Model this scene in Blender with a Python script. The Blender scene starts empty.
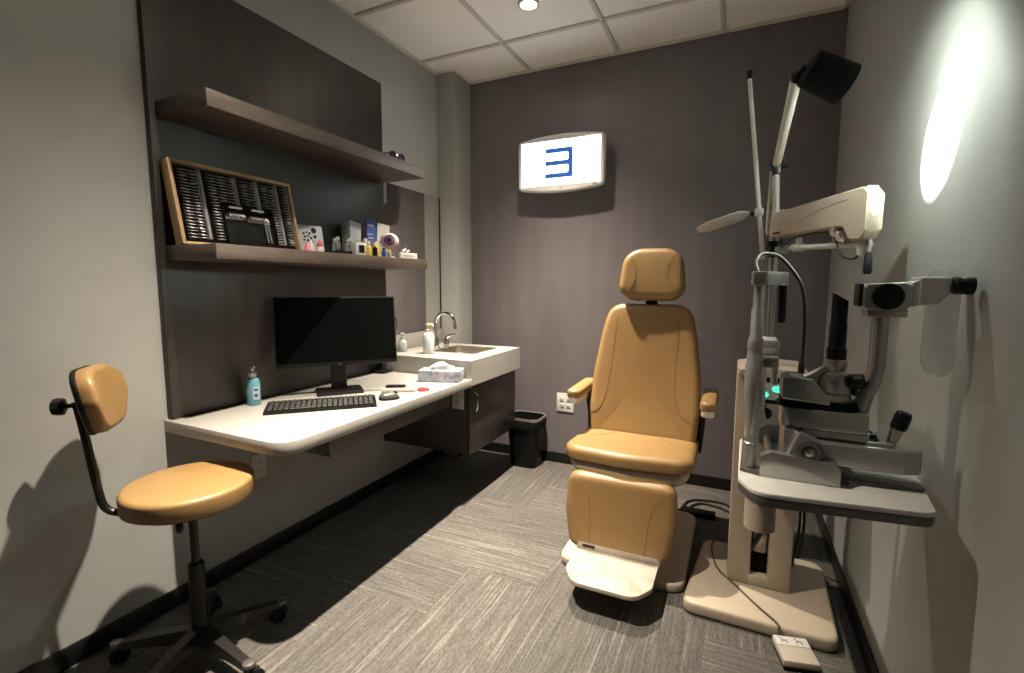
import bpy, bmesh, math, random
from mathutils import Vector, Matrix
from mathutils.bvhtree import BVHTree
random.seed(7)
SC = bpy.context.scene
COL = SC.collection
PI = math.pi
XL, XR, YB, YF, H = -1.985, 0.453, 3.207, -0.40, 2.738

# ------------------------------------------------------------------ materials
def mat(name, color, rough=.5, metal=0., noise=0., nscale=30., bump=0., bscale=200., spec=.5, emit=None, estr=0., trans=0., alpha=1., coat=0., stretch=None, c2=None):
    m = bpy.data.materials.new(name); m.use_nodes = True
    nt = m.node_tree; b = nt.nodes['Principled BSDF']
    b.inputs['Base Color'].default_value = (*color, 1)
    b.inputs['Roughness'].default_value = rough
    b.inputs['Metallic'].default_value = metal
    b.inputs['Specular IOR Level'].default_value = spec
    b.inputs['Transmission Weight'].default_value = trans
    b.inputs['Alpha'].default_value = alpha
    b.inputs['Coat Weight'].default_value = coat
    if emit:
        b.inputs['Emission Color'].default_value = (*emit, 1); b.inputs['Emission Strength'].default_value = estr
    tc = nt.nodes.new('ShaderNodeTexCoord')
    src = tc.outputs['Object']
    if stretch:
        mp = nt.nodes.new('ShaderNodeMapping'); mp.inputs['Scale'].default_value = stretch
        nt.links.new(src, mp.inputs['Vector']); src2 = mp.outputs['Vector']
    else:
        src2 = src
    if noise > 0 or c2:
        n = nt.nodes.new('ShaderNodeTexNoise'); n.inputs['Scale'].default_value = nscale; n.inputs['Detail'].default_value = 5
        nt.links.new(src2, n.inputs['Vector'])
        r = nt.nodes.new('ShaderNodeMix'); r.data_type = 'RGBA'
        if c2:
            lo, hi = color, c2
        else:
            lo = tuple(max(0, c*(1-noise)) for c in color); hi = tuple(min(1, c*(1+noise)) for c in color)
        r.inputs[6].default_value = (*lo, 1); r.inputs[7].default_value = (*hi, 1)
        mr = nt.nodes.new('ShaderNodeMapRange'); mr.inputs[1].default_value = .3; mr.inputs[2].default_value = .7
        nt.links.new(n.outputs['Fac'], mr.inputs[0]); nt.links.new(mr.outputs[0], r.inputs[0])
        nt.links.new(r.outputs[2], b.inputs['Base Color'])
    if bump > 0:
        n2 = nt.nodes.new('ShaderNodeTexNoise'); n2.inputs['Scale'].default_value = bscale; n2.inputs['Detail'].default_value = 3
        nt.links.new(src, n2.inputs['Vector'])
        bp = nt.nodes.new('ShaderNodeBump'); bp.inputs['Strength'].default_value = bump; bp.inputs['Distance'].default_value = .002
        nt.links.new(n2.outputs['Fac'], bp.inputs['Height']); nt.links.new(bp.outputs['Normal'], b.inputs['Normal'])
    return m

M = {}
M['paint'] = mat('grey_wall_paint', (.345, .35, .335), .62, noise=.03, nscale=6, bump=.10, bscale=260)
M['accent'] = mat('charcoal_wall_covering', (.140, .124, .131), .55, noise=.10, nscale=9, bump=.25, bscale=420, stretch=(1, 1, .15))
M['base'] = mat('black_vinyl_base', (.006, .0055, .0055), .4, noise=.1)
M['tile'] = mat('ceiling_tile', (.95, .93, .90), .9, noise=.07, nscale=120, bump=.5, bscale=180)
M['grid'] = mat('ceiling_grid', (.64, .62, .57), .5, noise=.03)
M['lam'] = mat('dark_laminate', (.013, .010, .0083), .45, c2=(.030, .023, .018), nscale=14, stretch=(1, 1, .25), bump=.08, bscale=90)
M['shelf'] = mat('brown_laminate', (.038, .028, .022), .45, c2=(.085, .063, .050), nscale=16, stretch=(1, .22, 1), bump=.08, bscale=90)
M['cab'] = mat('cabinet_laminate', (.026, .021, .018), .38, c2=(.055, .044, .037), nscale=13, stretch=(.4, .4, .4), bump=.05, bscale=90)
M['solid'] = mat('white_solid_surface', (.315, .305, .282), .42, noise=.03, nscale=60)
M['leather'] = mat('tan_vinyl', (.242, .146, .054), .42, noise=.05, nscale=12, bump=.12, bscale=420)
M['seam'] = mat('tan_seam', (.175, .11, .045), .5, noise=.08)
M['beige'] = mat('beige_plastic', (.41, .345, .265), .40, noise=.03, nscale=20)
M['chairgrey'] = mat('warm_grey_plastic', (.42, .37, .31), .42, noise=.04, nscale=14)
M['foot'] = mat('scuffed_beige_metal', (.32, .275, .225), .34, c2=(.46, .41, .35), nscale=16)
M['black'] = mat('black_plastic', (.0045, .0045, .0045), .42, noise=.1, spec=.28)
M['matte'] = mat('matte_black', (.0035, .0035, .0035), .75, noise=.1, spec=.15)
M['blackmetal'] = mat('black_painted_metal', (.008, .007, .0065), .4, noise=.1, spec=.35)
M['screen'] = mat('dark_screen', (.002, .0022, .0022), .25, noise=.05, spec=.18)
M['chrome'] = mat('chrome', (.78, .76, .72), .08, 1., noise=.02)
M['steel'] = mat('brushed_steel', (.55, .52, .47), .28, 1., noise=.06, nscale=40)
M['silver'] = mat('silver_paint', (.46, .458, .445), .32, .8, noise=.04)
M['silverdk'] = mat('grey_paint', (.13, .128, .122), .36, .6, noise=.05)
M['silverlt'] = mat('pale_grey_paint', (.58, .58, .55), .35, .2, noise=.03)
M['white'] = mat('white_plastic', (.54, .53, .51), .35, noise=.02)
M['tvwhite'] = mat('display_bezel', (.70, .68, .67), .35, noise=.02)
M['tabletop'] = mat('instrument_table_top', (.62, .62, .59), .38, c2=(.70, .70, .665), nscale=18)
M['lit'] = mat('lit_screen', (.3, .3, .3), .3, emit=(.97, 1.0, 1.0), estr=3.2, noise=.0)
M['blue'] = mat('blue_screen_letter', (.01, .03, .10), .5, emit=(.010, .075, .33), estr=.8, noise=.02)
M['wood'] = mat('light_wood', (.36, .23, .105), .45, noise=.15, nscale=20, stretch=(1, 1, .2))
M['greystrip'] = mat('grey_divider', (.22, .22, .24), .5, noise=.1)
M['red'] = mat('red_plastic', (.50, .02, .03), .35, noise=.05)
M['pink'] = mat('pink_plastic', (.75, .15, .25), .4, noise=.05)
M['gel'] = mat('blue_gel', (.16, .42, .50), .15, noise=.05, trans=.3)
M['satin'] = mat('satin_metal', (.46, .455, .44), .40, .7, noise=.05, nscale=60)
M['keys'] = mat('black_keys', (.010, .010, .010), .5, noise=.1, spec=.3)
M['cream'] = mat('cream_plastic', (.60, .55, .38), .35, noise=.03)
M['pale'] = mat('cream_white_metal', (.60, .58, .53), .35, noise=.03)
M['clear'] = mat('clear_plastic', (.80, .84, .84), .10, trans=.85, noise=.02)
def shieldmat():
    m = mat('clear_acrylic', (.45, .46, .45), .08, alpha=.34, noise=.02)
    return m
M['acryl'] = shieldmat()
M['yellow'] = mat('yellow_label', (.75, .55, .06), .45, noise=.08)
M['navy'] = mat('navy_card', (.03, .07, .28), .45, noise=.08)
M['paleblue'] = mat('pale_card', (.42, .47, .50), .5, noise=.05)
M['purple'] = mat('purple_iris', (.09, .045, .13), .3, c2=(.18, .12, .22), nscale=80)
M['flesh'] = mat('eye_model_plastic', (.72, .52, .52), .35, noise=.06)
M['tissuebox'] = mat('printed_tissue_box', (.13, .18, .30), .5, c2=(.42, .43, .45), nscale=45)
M['orange'] = mat('orange_print', (.70, .30, .06), .5, noise=.2)
M['paper'] = mat('tissue_paper', (.62, .62, .61), .8, noise=.03)
M['bulb'] = mat('downlight_lens', (1, .9, .75), .4, emit=(1., .80, .52), estr=14., noise=0.)
M['lampbulb'] = mat('lamp_bulb', (1, 1, 1), .4, emit=(.93, 1., .92), estr=30., noise=0.)
M['green'] = mat('green_indicator', (.05, .5, .3), .4, emit=(.05, .85, .50), estr=1.0, noise=.02)
M['panelgrey'] = mat('control_panel_face', (.35, .36, .36), .35, noise=.03)
M['greentag'] = mat('grey_green_sleeve', (.13, .17, .15), .5, noise=.05)
M['mirror'] = mat('mirror_glass', (.86, .87, .85), .02, 1., noise=.0)
M['wire'] = mat('black_cable', (.010, .010, .010), .45, noise=.1)
M['browncord'] = mat('grey_brown_cord', (.06, .045, .035), .5, noise=.1)
M['lens'] = mat('lens_rim', (.62, .62, .64), .22, .9, noise=.15, nscale=60)

def carpet():
    m = bpy.data.materials.new('woven_carpet_plank'); m.use_nodes = True
    nt = m.node_tree; L = nt.links.new; N = nt.nodes.new; b = nt.nodes['Principled BSDF']
    def mth(op, a, c=None, d=None):
        n = N('ShaderNodeMath'); n.operation = op
        for i, v in enumerate((a, c, d)):
            if v is None: continue
            if isinstance(v, (int, float)): n.inputs[i].default_value = v
            else: L(v, n.inputs[i])
        return n.outputs[0]
    tc = N('ShaderNodeTexCoord'); s = N('ShaderNodeSeparateXYZ'); L(tc.outputs['Object'], s.inputs[0])
    x, y = s.outputs[0], s.outputs[1]
    w = .333
    fi = mth('FLOOR', mth('DIVIDE', mth('ADD', x, 1.055), w)); fj = mth('FLOOR', mth('DIVIDE', mth('SUBTRACT', y, 1.45), w))
    d = mth('SUBTRACT', fi, fj)
    k = mth('FLOORED_MODULO', d, 6.)
    horiz = mth('GREATER_THAN', k, 2.5)
    q = mth('FLOOR', mth('DIVIDE', d, 6.))
    idv = N('ShaderNodeCombineXYZ')
    row = N('ShaderNodeMix'); L(horiz, row.inputs[0]); L(fi, row.inputs[2]); L(fj, row.inputs[3])
    L(row.outputs[0], idv.inputs[0]); L(q, idv.inputs[1]); L(horiz, idv.inputs[2])
    wn = N('ShaderNodeTexWhiteNoise'); wn.noise_dimensions = '3D'; L(idv.outputs[0], wn.inputs['Vector'])
    al = N('ShaderNodeMix'); L(horiz, al.inputs[0]); L(y, al.inputs[2]); L(x, al.inputs[3])
    ac = N('ShaderNodeMix'); L(horiz, ac.inputs[0]); L(x, ac.inputs[2]); L(y, ac.inputs[3])
    def streak(sa, sc, det):
        v = N('ShaderNodeCombineXYZ'); L(mth('MULTIPLY', al.outputs[0], sa), v.inputs[0]); L(mth('MULTIPLY', ac.outputs[0], sc), v.inputs[1])
        L(mth('MULTIPLY', wn.outputs['Value'], 37.), v.inputs[2])
        n = N('ShaderNodeTexNoise'); n.inputs['Scale'].default_value = 1.; n.inputs['Detail'].default_value = det
        L(v.outputs[0], n.inputs['Vector']); return n.outputs['Fac']
    s1 = streak(4.5, 95., 4.); s2 = streak(60., 230., 2.); s3 = streak(2.4, 85., 1.)
    cr = N('ShaderNodeValToRGB'); L(s1, cr.inputs[0])
    e = cr.color_ramp.elements
    e[0].position = .30; e[0].color = (.062, .058, .053, 1); e[1].position = .72; e[1].color = (.105, .097, .089, 1)
    hi = N('ShaderNodeMapRange'); L(s3, hi.inputs[0]); hi.inputs[1].default_value = .60; hi.inputs[2].default_value = .72
    mx = N('ShaderNodeMix'); mx.data_type = 'RGBA'; L(mth('MULTIPLY', hi.outputs[0], .38), mx.inputs[0]); L(cr.outputs[0], mx.inputs[6]); mx.inputs[7].default_value = (.24, .222, .202, 1)
    mr = N('ShaderNodeMapRange'); L(s2, mr.inputs[0]); mr.inputs[1].default_value = .3; mr.inputs[2].default_value = .7; mr.inputs[3].default_value = .70; mr.inputs[4].default_value = 1.28
    tint = N('ShaderNodeMapRange'); L(wn.outputs['Value'], tint.inputs[0]); tint.inputs[3].default_value = .88; tint.inputs[4].default_value = 1.12
    sc = N('ShaderNodeVectorMath'); sc.operation = 'SCALE'; L(mx.outputs[2], sc.inputs[0]); L(mth('MULTIPLY', mr.outputs[0], tint.outputs[0]), sc.inputs['Scale'])
    L(sc.outputs[0], b.inputs['Base Color']); b.inputs['Roughness'].default_value = .92; b.inputs['Specular IOR Level'].default_value = .15
    bp = N('ShaderNodeBump'); bp.inputs['Strength'].default_value = .5; bp.inputs['Distance'].default_value = .004
    L(s2, bp.inputs['Height']); L(bp.outputs['Normal'], b.inputs['Normal'])
    return m
M['carpet'] = carpet()

# ------------------------------------------------------------------ geometry builder
def rrect(sx, sy, r, n=5, cx=0, cy=0):
    rr = r if isinstance(r, (list, tuple)) else (r,)*4      # corners: (+,+) (-,+) (-,-) (+,-)
    P = []
    for k, (a, b_) in enumerate(((1, 1), (-1, 1), (-1, -1), (1, -1))):
        q = max(rr[k], 1e-4)
        ox, oy = cx + a*(sx/2 - q), cy + b_*(sy/2 - q)
        for i in range(n+1):
            t = k*PI/2 + i/n*PI/2
            P.append((ox + q*math.cos(t), oy + q*math.sin(t)))
    return P

def rpoly(pts, r, n=5):
    """round the corners of a polygon"""
    out = []; m = len(pts)
    for i in range(m):
        rr = r[i] if isinstance(r, (list, tuple)) else r
        p, a, c = Vector(pts[i]), Vector(pts[i-1]), Vector(pts[(i+1) % m])
        u, v = (a-p), (c-p); lu, lv = u.length, v.length; u.normalize(); v.normalize()
        ang = math.acos(max(-1, min(1, u.dot(v))))
        if rr < 1e-5 or ang > PI-.02: out.append(tuple(p)); continue
        dd = min(rr/math.tan(ang/2), lu*.49, lv*.49)
        s, e = p+u*dd, p+v*dd
        for k in range(n+1):
            t = k/n
            out.append(tuple((1-t)**2*s + 2*t*(1-t)*p + t*t*e))
    return out

def ellipse(rx, ry, n=28, cx=0, cy=0):
    return [(cx+rx*math.cos(2*PI*i/n), cy+ry*math.sin(2*PI*i/n)) for i in range(n)]

def resample(path, n):
    """Catmull-Rom through path points"""
    P = [Vector(p) for p in path]; m = len(P); out = []
    for i in range(m-1):
        p0, p1, p2, p3 = P[max(i-1, 0)], P[i], P[i+1], P[min(i+2, m-1)]
        for k in range(n):
            t = k/n
            out.append(.5*((2*p1)+(-p0+p2)*t+(2*p0-5*p1+4*p2-p3)*t*t+(-p0+3*p1-3*p2+p3)*t**3))
    out.append(P[-1]); return out

class G:
    def __init__(s): s.bm = bmesh.new(); s.mi = 0; s.T = Matrix.Identity(4)
    def m(s, i): s.mi = i; return s
    def at(s, T): s.T = T; return s
    def _add(s, t, bevel=0., seg=2, ang=30):
        if bevel > 0:
            es = [e for e in t.edges if len(e.link_faces) == 2 and e.calc_face_angle(0) > math.radians(ang)]
            if es: bmesh.ops.bevel(t, geom=es, offset=bevel, segments=seg, profile=.5, affect='EDGES', clamp_overlap=True)
        for f in t.faces: f.material_index = s.mi
        t.transform(s.T)
        me = bpy.data.meshes.new('tmp'); t.to_mesh(me); t.free()
        s.bm.from_mesh(me); bpy.data.meshes.remove(me)
        return s
    def box(s, lo, hi, bevel=0., seg=2):
        t = bmesh.new(); bmesh.ops.create_cube(t, size=1)
        for v in t.verts: v.co = Vector([lo[i]+(v.co[i]+.5)*(hi[i]-lo[i]) for i in range(3)])
        return s._add(t, bevel, seg)
    def obox(s, c, size, rot, bevel=0., seg=2):
        t = bmesh.new(); bmesh.ops.create_cube(t, size=1)
        for v in t.verts: v.co = rot @ Vector([v.co[i]*size[i] for i in range(3)]) + Vector(c)
        return s._add(t, bevel, seg)
    def prism(s, pts, z0, z1, bevel=0., seg=2, axis='z', ang=40):
        t = bmesh.new()
        f = {'z': lambda p, z: (p[0], p[1], z), 'y': lambda p, z: (p[0], z, p[1]), 'x': lambda p, z: (z, p[0], p[1])}[axis]
        a = [t.verts.new(f(p, z0)) for p in pts]; b_ = [t.verts.new(f(p, z1)) for p in pts]; n = len(pts)
        t.faces.new(a[::-1]); t.faces.new(b_)
        for i in range(n): t.faces.new((a[i], a[(i+1) % n], b_[(i+1) % n], b_[i]))
        bmesh.ops.recalc_face_normals(t, faces=t.faces)
        return s._add(t, bevel, seg, ang)
    def loft(s, rings, cap=True, closed=False):
        t = bmesh.new(); R = [[t.verts.new(p) for p in r] for r in rings]; n = len(R[0])
        for a, b_ in zip(R, R[1:] + ([R[0]] if closed else [])):
            for i in range(n): t.faces.new((a[i], a[(i+1) % n], b_[(i+1) % n], b_[i]))
        if cap and not closed: t.faces.new(R[0][::-1]); t.faces.new(R[-1])
        bmesh.ops.recalc_face_normals(t, faces=t.faces)
        return s._add(t)
    def tube(s, path, r, n=10, cap=True, sx=1.):
        P = [Vector(p) for p in path]; rings = []; up = None
        for i, p in enumerate(P):
            d = (P[min(i+1, len(P)-1)] - P[max(i-1, 0)])
            if d.length < 1e-9: d = Vector((0, 0, 1))
            d.normalize()
            if up is None:
                up = Vector((0, 0, 1)) if abs(d.z) < .9 else Vector((1, 0, 0))
            u = d.cross(up)
            if u.length < 1e-6: u = d.orthogonal()
            u.normalize(); v = u.cross(d).normalized(); up = v
            rr = r[i] if isinstance(r, (list, tuple)) else r
            rings.append([p + (u*math.cos(2*PI*k/n)*sx + v*math.sin(2*PI*k/n))*rr for k in range(n)])
        return s.loft(rings, cap)
    def cyl(s, a, b_, r, n=20, bevel=0., r2=None):
        a, b_ = Vector(a), Vector(b_); d = b_-a
        t = bmesh.new(); bmesh.ops.create_cone(t, cap_ends=True, segments=n, radius1=r, radius2=r if r2 is None else r2, depth=d.length)
        t.transform(Matrix.Translation((a+b_)/2) @ d.to_track_quat('Z', 'Y').to_matrix().to_4x4())
        return s._add(t, bevel, 2, 40)
    def lathe(s, prof, c=(0, 0, 0), d=(0, 0, 1), n=24):
        c = Vector(c); q = Vector(d).normalized().to_track_quat('Z', 'Y').to_matrix()
        rings = [[c + q @ Vector((max(r, 1e-4)*math.cos(2*PI*k/n), max(r, 1e-4)*math.sin(2*PI*k/n), z)) for k in range(n)] for r, z in prof]
        return s.loft(rings)
    def ball(s, c, r, sc=(1, 1, 1), u=16, v=10, rot=None):
        t = bmesh.new(); bmesh.ops.create_uvsphere(t, u_segments=u, v_segments=v, radius=r)
        for w in t.verts:
            p = Vector([w.co[i]*sc[i] for i in range(3)])
            w.co = (rot @ p if rot else p) + Vector(c)
        return s._add(t)
    def cushion(s, outline, th, rad, puff=0., fmap=None, back=True, seams=(), seamr=.0016, seam_mi=1):
        """padded slab: outline in (u,v), front at w=th (+puff in the middle), back at w=0; fmap maps (u,v,w) to 3D"""
        n = len(outline); P = [Vector(p) for p in outline]
        area = sum(P[i].x*P[(i+1) % n].y-P[(i+1) % n].x*P[i].y for i in range(n))
        if area < 0: P.reverse()
        cen = sum(P, Vector((0, 0)))/n
        N = []
        for i in range(n):
            d = (P[(i+1) % n]-P[i-1]).normalized(); N.append(Vector((d.y, -d.x)))
        rings = []
        if back: rings.append([(P[i]-N[i]*rad*.5, 0.) for i in range(n)])
        rings.append([(P[i]-N[i]*rad*.12, rad*.18) for i in range(n)])
        rings.append([(P[i], rad*.6) for i in range(n)])
        if th-rad > rad*.7: rings.append([(P[i], th-rad) for i in range(n)])
        for k in range(1, 6):
            t = k/5*PI/2
            rings.append([(P[i]-N[i]*rad*(1-math.cos(t)), th-rad+rad*math.sin(t)) for i in range(n)])
        last = [q for q, w in rings[-1]]
        for k in range(1, 10):
            sc = 1-k/10.
            rings.append([(cen+(q-cen)*sc, th+puff*(1-sc*sc)) for q in last])
        F = fmap or (lambda u, v, w: (u, v, w))
        t = bmesh.new(); R = [[t.verts.new(F(q.x, q.y, w)) for q, w in r] for r in rings]
        for a, b_ in zip(R, R[1:]):
            for i in range(n): t.faces.new((a[i], a[(i+1) % n], b_[(i+1) % n], b_[i]))
        c = t.verts.new(F(cen.x, cen.y, th+puff))
        for i in range(n): t.faces.new((R[-1][i], R[-1][(i+1) % n], c))
        if back: t.faces.new(R[0][::-1])
        bmesh.ops.recalc_face_normals(t, faces=t.faces)
        if seams:
            flat = bmesh.new(); RR = [[flat.verts.new((q.x, q.y, w)) for q, w in r] for r in rings[-14:]]
            for a, b_ in zip(RR, RR[1:]):
                for i in range(n): flat.faces.new((a[i], a[(i+1) % n], b_[(i+1) % n], b_[i]))
            cc = flat.verts.new((cen.x, cen.y, th+puff))
            for i in range(n): flat.faces.new((RR[-1][i], RR[-1][(i+1) % n], cc))
            flat.normal_update(); tree = BVHTree.FromBMesh(flat)
        s._add(t)
        if seams:
            mi = s.mi; s.mi = seam_mi
            for sm in seams:
                pts = []
                for q in resample([(a, b_, 0) for a, b_ in sm], 8):
                    h = tree.ray_cast(Vector((q.x, q.y, 1)), Vector((0, 0, -1)))
                    if h[0] is not None: pts.append(F(q.x, q.y, h[0].z+seamr*.1))
                if len(pts) > 2: s.tube(pts, seamr, 6)
            s.mi = mi; flat.free()
        return s

WORLD = {}
def obj(name, g, mats, parent=None, local=False, smooth=35):
    me = bpy.data.meshes.new(name); g.bm.to_mesh(me); g.bm.free()
    for m in (mats if isinstance(mats, (list, tuple)) else [mats]): me.materials.append(m)
    me.shade_smooth(); me.set_sharp_from_angle(angle=math.radians(smooth))
    o = bpy.data.objects.new(name, me); COL.objects.link(o)
    if parent:
        if not local: me.transform(WORLD[parent.name].inverted())
        o.parent = parent; WORLD[o.name] = WORLD[parent.name]
    elif not local:
        bb = [Vector(v.co) for v in me.vertices]
        lo = Vector([min(v[i] for v in bb) for i in range(3)]); hi = Vector([max(v[i] for v in bb) for i in range(3)])
        if name.split('.')[0] not in ('floor',):
            c = Vector(((lo.x+hi.x)/2, (lo.y+hi.y)/2, lo.z)); me.transform(Matrix.Translation(-c)); o.location = c
            WORLD[o.name] = Matrix.Translation(c)
        else: WORLD[o.name] = Matrix.Identity(4)
    return o
def tag(o, label, cat, group=None, kind=None):
    o['label'] = label; o['category'] = cat
    if group: o['group'] = group
    if kind: o['kind'] = kind
    return o
def thing(name, label, cat, loc, rot=None, group=None):
    o = bpy.data.objects.new(name, None); o.empty_display_size = .05; COL.objects.link(o)
    T = Matrix.Translation(Vector(loc)) @ (rot.to_4x4() if rot else Matrix.Identity(4))
    o.matrix_world = T; WORLD[o.name] = T
    return tag(o, label, cat, group)
def struct(name, g, m):
    o = obj(name, g, m); o['kind'] = 'structure'; return o
def rz(a): return Matrix.Rotation(a, 3, 'Z')
def basis(x, y, z): return Matrix((x, y, z)).transposed()

# ------------------------------------------------------------------ room shell
g = G(); g.box((XL-.1, YF-.1, -.1), (XR+.1, YB+.1, 0)); struct('floor', g, M['carpet'])
g = G(); g.box((XL-.1, YF-.1, 0), (XL, YB+.1, H+.1)); struct('wall_left', g, M['paint'])
g = G(); g.box((XR, YF-.1, 0), (XR+.1, YB+.1, H+.1)); struct('wall_right', g, M['paint'])
g = G(); g.box((XL, YB, 0), (XR, YB+.1, H+.1)); struct('wall_back', g, M['accent'])
g = G(); g.box((XL, 2.976, 0), (-1.849, YB, H)); struct('wall_corner', g, M['paint'])
# ceiling: tiles lying in a grid
TX, TY, TS = -1.3697, 2.7768, .6096
g = G(); g.box((XL, YF, H+.012), (XR, YB, H+.1))
xs = sorted(x for x in [TX+k*TS for k in range(-2, 5)] if XL < x < XR); ys = sorted(y for y in [TY+k*TS for k in range(-8, 3)] if YF < y < YB)
xe = [XL]+xs+[XR]; ye = [YF]+ys+[YB]
ce = struct('ceiling', g, M['tile'])
g = G()
for x in xs: g.box((x-.012, YF, H), (x+.012, YB, H+.013), .001)
for y in ys: g.box((XL, y-.012, H), (XR, y+.012, H+.0125), .001)
g.box((XL, YF, H-.001), (XL+.022, 2.976, H+.012)); g.box((XR-.022, YF, H-.001), (XR, YB, H+.012)); g.box((XL, YB-.022, H-.001), (XR, YB, H+.012))
struct('trim_1', g, M['grid'])
def baseb(name, lo, hi):
    g = G(); g.box(lo, hi, .003); struct(name, g, M['base'])
baseb('baseboard_back', (-1.849, YB-.009, 0), (XR, YB, .074))
baseb('baseboard_left', (XL, YF, 0), (XL+.009, 2.976, .076))
baseb('baseboard_right', (XR-.009, YF, 0), (XR, YB, .082))
baseb('baseboard_corner', (-1.849, 2.976, 0), (-1.840, YB-.009, .076))

# downlights
def downlight(x, y, label):
    t = thing('recessed_downlight', label, 'ceiling light', (x, y, H), group='recessed ceiling downlights')
    g = G(); g.lathe([(.043, .03), (.043, .0), (.047, -.003), (.054, -.002), (.056, .004), (.056, .03)], (x, y, H)); obj('trim_ring', g, M['white'], t)
    g = G(); g.lathe([(.001, .010), (.042, .010), (.042, .014), (.001, .014)], (x, y, H)); obj('lens', g, M['bulb'], t)
def spot(name, loc, aim, watts, ang, blend, rad, col):
    l = bpy.data.lights.new(name, 'SPOT'); l.energy = watts; l.spot_size = math.radians(ang); l.spot_blend = blend
    l.shadow_soft_size = rad; l.color = col
    o = bpy.data.objects.new(name, l); COL.objects.link(o); o.location = loc
    o.rotation_euler = (Vector(aim)-Vector(loc)).to_track_quat('-Z', 'Y').to_euler()
    return o
def reflector(o, n):
    # candela curve of a reflector downlight: cos^n around its axis
    l = o.data; l.use_nodes = True; nt = l.node_tree
    em = next(q for q in nt.nodes if q.type == 'EMISSION')
    tc = nt.nodes.new('ShaderNodeTexCoord'); sp_ = nt.nodes.new('ShaderNodeSeparateXYZ'); nt.links.new(tc.outputs['Normal'], sp_.inputs[0])
    ab = nt.nodes.new('ShaderNodeMath'); ab.operation = 'ABSOLUTE'; nt.links.new(sp_.outputs[2], ab.inputs[0])
    pw_ = nt.nodes.new('ShaderNodeMath'); pw_.operation = 'POWER'; pw_.inputs[1].default_value = n; nt.links.new(ab.outputs[0], pw_.inputs[0])
    nt.links.new(pw_.outputs[0], em.inputs['Strength'])
WARM = (1., .865, .70)
D1, D2 = (-1.067, 2.465), (-1.067, 1.06)
downlight(D1[0], D1[1], 'round recessed downlight in the ceiling tile before the dark back wall')
for k, (x, y) in enumerate((D1, D2)):
    reflector(spot('downlight_beam', (x, y, H-.008), (x, y, 0), (880, 880)[k], 110, .25, .022, WARM), 12.)
    spot('downlight_spill', (x, y, H-.008), (x, y, 0), 3, 172, .5, .022, WARM)

# ------------------------------------------------------------------ wall panel and shelves
PX = -1.955
ZD = .762
g = G(); g.box((XL+.001, 1.08, ZD+.001), (PX, 2.348, 2.455), .002)
tag(obj('laminate_backboard', g, M['lam']), 'tall dark laminate panel on the left wall behind both shelves', 'wall panel', kind='thing')
g = G(); g.box((PX, 1.10, 1.887), (-1.66, 2.348, 1.945), .002)
tag(obj('floating_shelf', g, M['shelf']), 'upper brown wood floating shelf, almost empty', 'shelf', 'brown floating shelves')
g = G(); g.box((PX, 1.10, 1.373), (-1.66, 2.362, 1.427), .002)
tag(obj('floating_shelf', g, M['shelf']), 'lower brown wood floating shelf carrying the lens case and small items', 'shelf', 'brown floating shelves')

# mirror
t = thing('wall_mirror', 'frameless wall mirror above the sink beside the dark panel', 'mirror', (XL, 2.66, .96))
g = G(); g.prism([(XL, 2.350), (XL, 2.972), (XL+.004, 2.972), (XL+.018, 2.350)], .965, 1.90); obj('backing', g, M['silverlt'], t)
g = G(); g.prism([(XL+.018, 2.350), (XL+.004, 2.972), (XL+.008, 2.972), (XL+.022, 2.350)], .965, 1.90); obj('glass', g, M['mirror'], t)
g = G(); g.box((XL, 2.970, .965), (XL+.012, 2.9755, 1.90)); obj('edge_strip', g, M['blackmetal'], t)

# ------------------------------------------------------------------ desk
ZD = .762
t = thing('wall_desk', 'white wall-hung desk counter with rounded corner under the shelves', 'desk', (-1.65, 1.65, .55))
pts = rpoly([(XL, 1.066), (-1.322, 1.058), (-1.322, 2.288), (XL, 2.288)], [0, .09, 0, 0], 10)
g = G(); g.prism(pts, ZD-.046, ZD, .002, 2); obj('worktop', g, M['solid'], t)
g = G(); g.box((-1.90, 1.375, .595), (-1.452, 2.27, ZD-.046), .002); obj('apron', g, M['cab'], t)

# sink vanity
t = thing('sink_vanity', 'white raised sink counter with inset steel basin at end of desk', 'sink counter', (-1.65, 2.63, .72))
ZS = .862
sx0, sx1, sy0, sy1 = -1.76, -1.45, 2.53, 2.84
g = G(); g.box((XL, 2.290, .72), (sx0, 2.955, ZS)); g.box((sx1, 2.290, .72), (-1.328, 2.955, ZS))
g.box((sx0, 2.290, .72), (sx1, sy0, ZS)); g.box((sx0, sy1, .72), (sx1, 2.955, ZS))
obj('countertop', g, M['solid'], t)
g = G(); g.box((XL, 2.352, ZS), (XL+.018, 2.955, .962), .002); g.box((XL+.018, 2.955, ZS), (-1.849, 2.974, .962), .002) if False else None
obj('backsplash', g, M['solid'], t)
g = G()
rim = rrect(sx1-sx0+.016, sy1-sy0+.016, .03, 5, (sx0+sx1)/2, (sy0+sy1)/2); inn = rrect(sx1-sx0-.012, sy1-sy0-.012, .028, 5, (sx0+sx1)/2, (sy0+sy1)/2)
bot = rrect(sx1-sx0-.05, sy1-sy0-.05, .05, 5, (sx0+sx1)/2, (sy0+sy1)/2)
g.loft([[(*p, ZS-.001) for p in rim], [(*p, ZS+.003) for p in rim], [(*p, ZS+.003) for p in inn], [(*p, ZS-.10) for p in inn], [(*p, ZS-.125) for p in bot]], cap=False)
g.prism(bot, ZS-.127, ZS-.124); obj('basin', g, M['steel'], t)
g = G(); g.lathe([(.001, 0), (.02, 0), (.02, .003), (.001, .004)], ((sx0+sx1)/2, (sy0+sy1)/2, ZS-.123)); obj('drain', g, M['chrome'], t)

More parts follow.
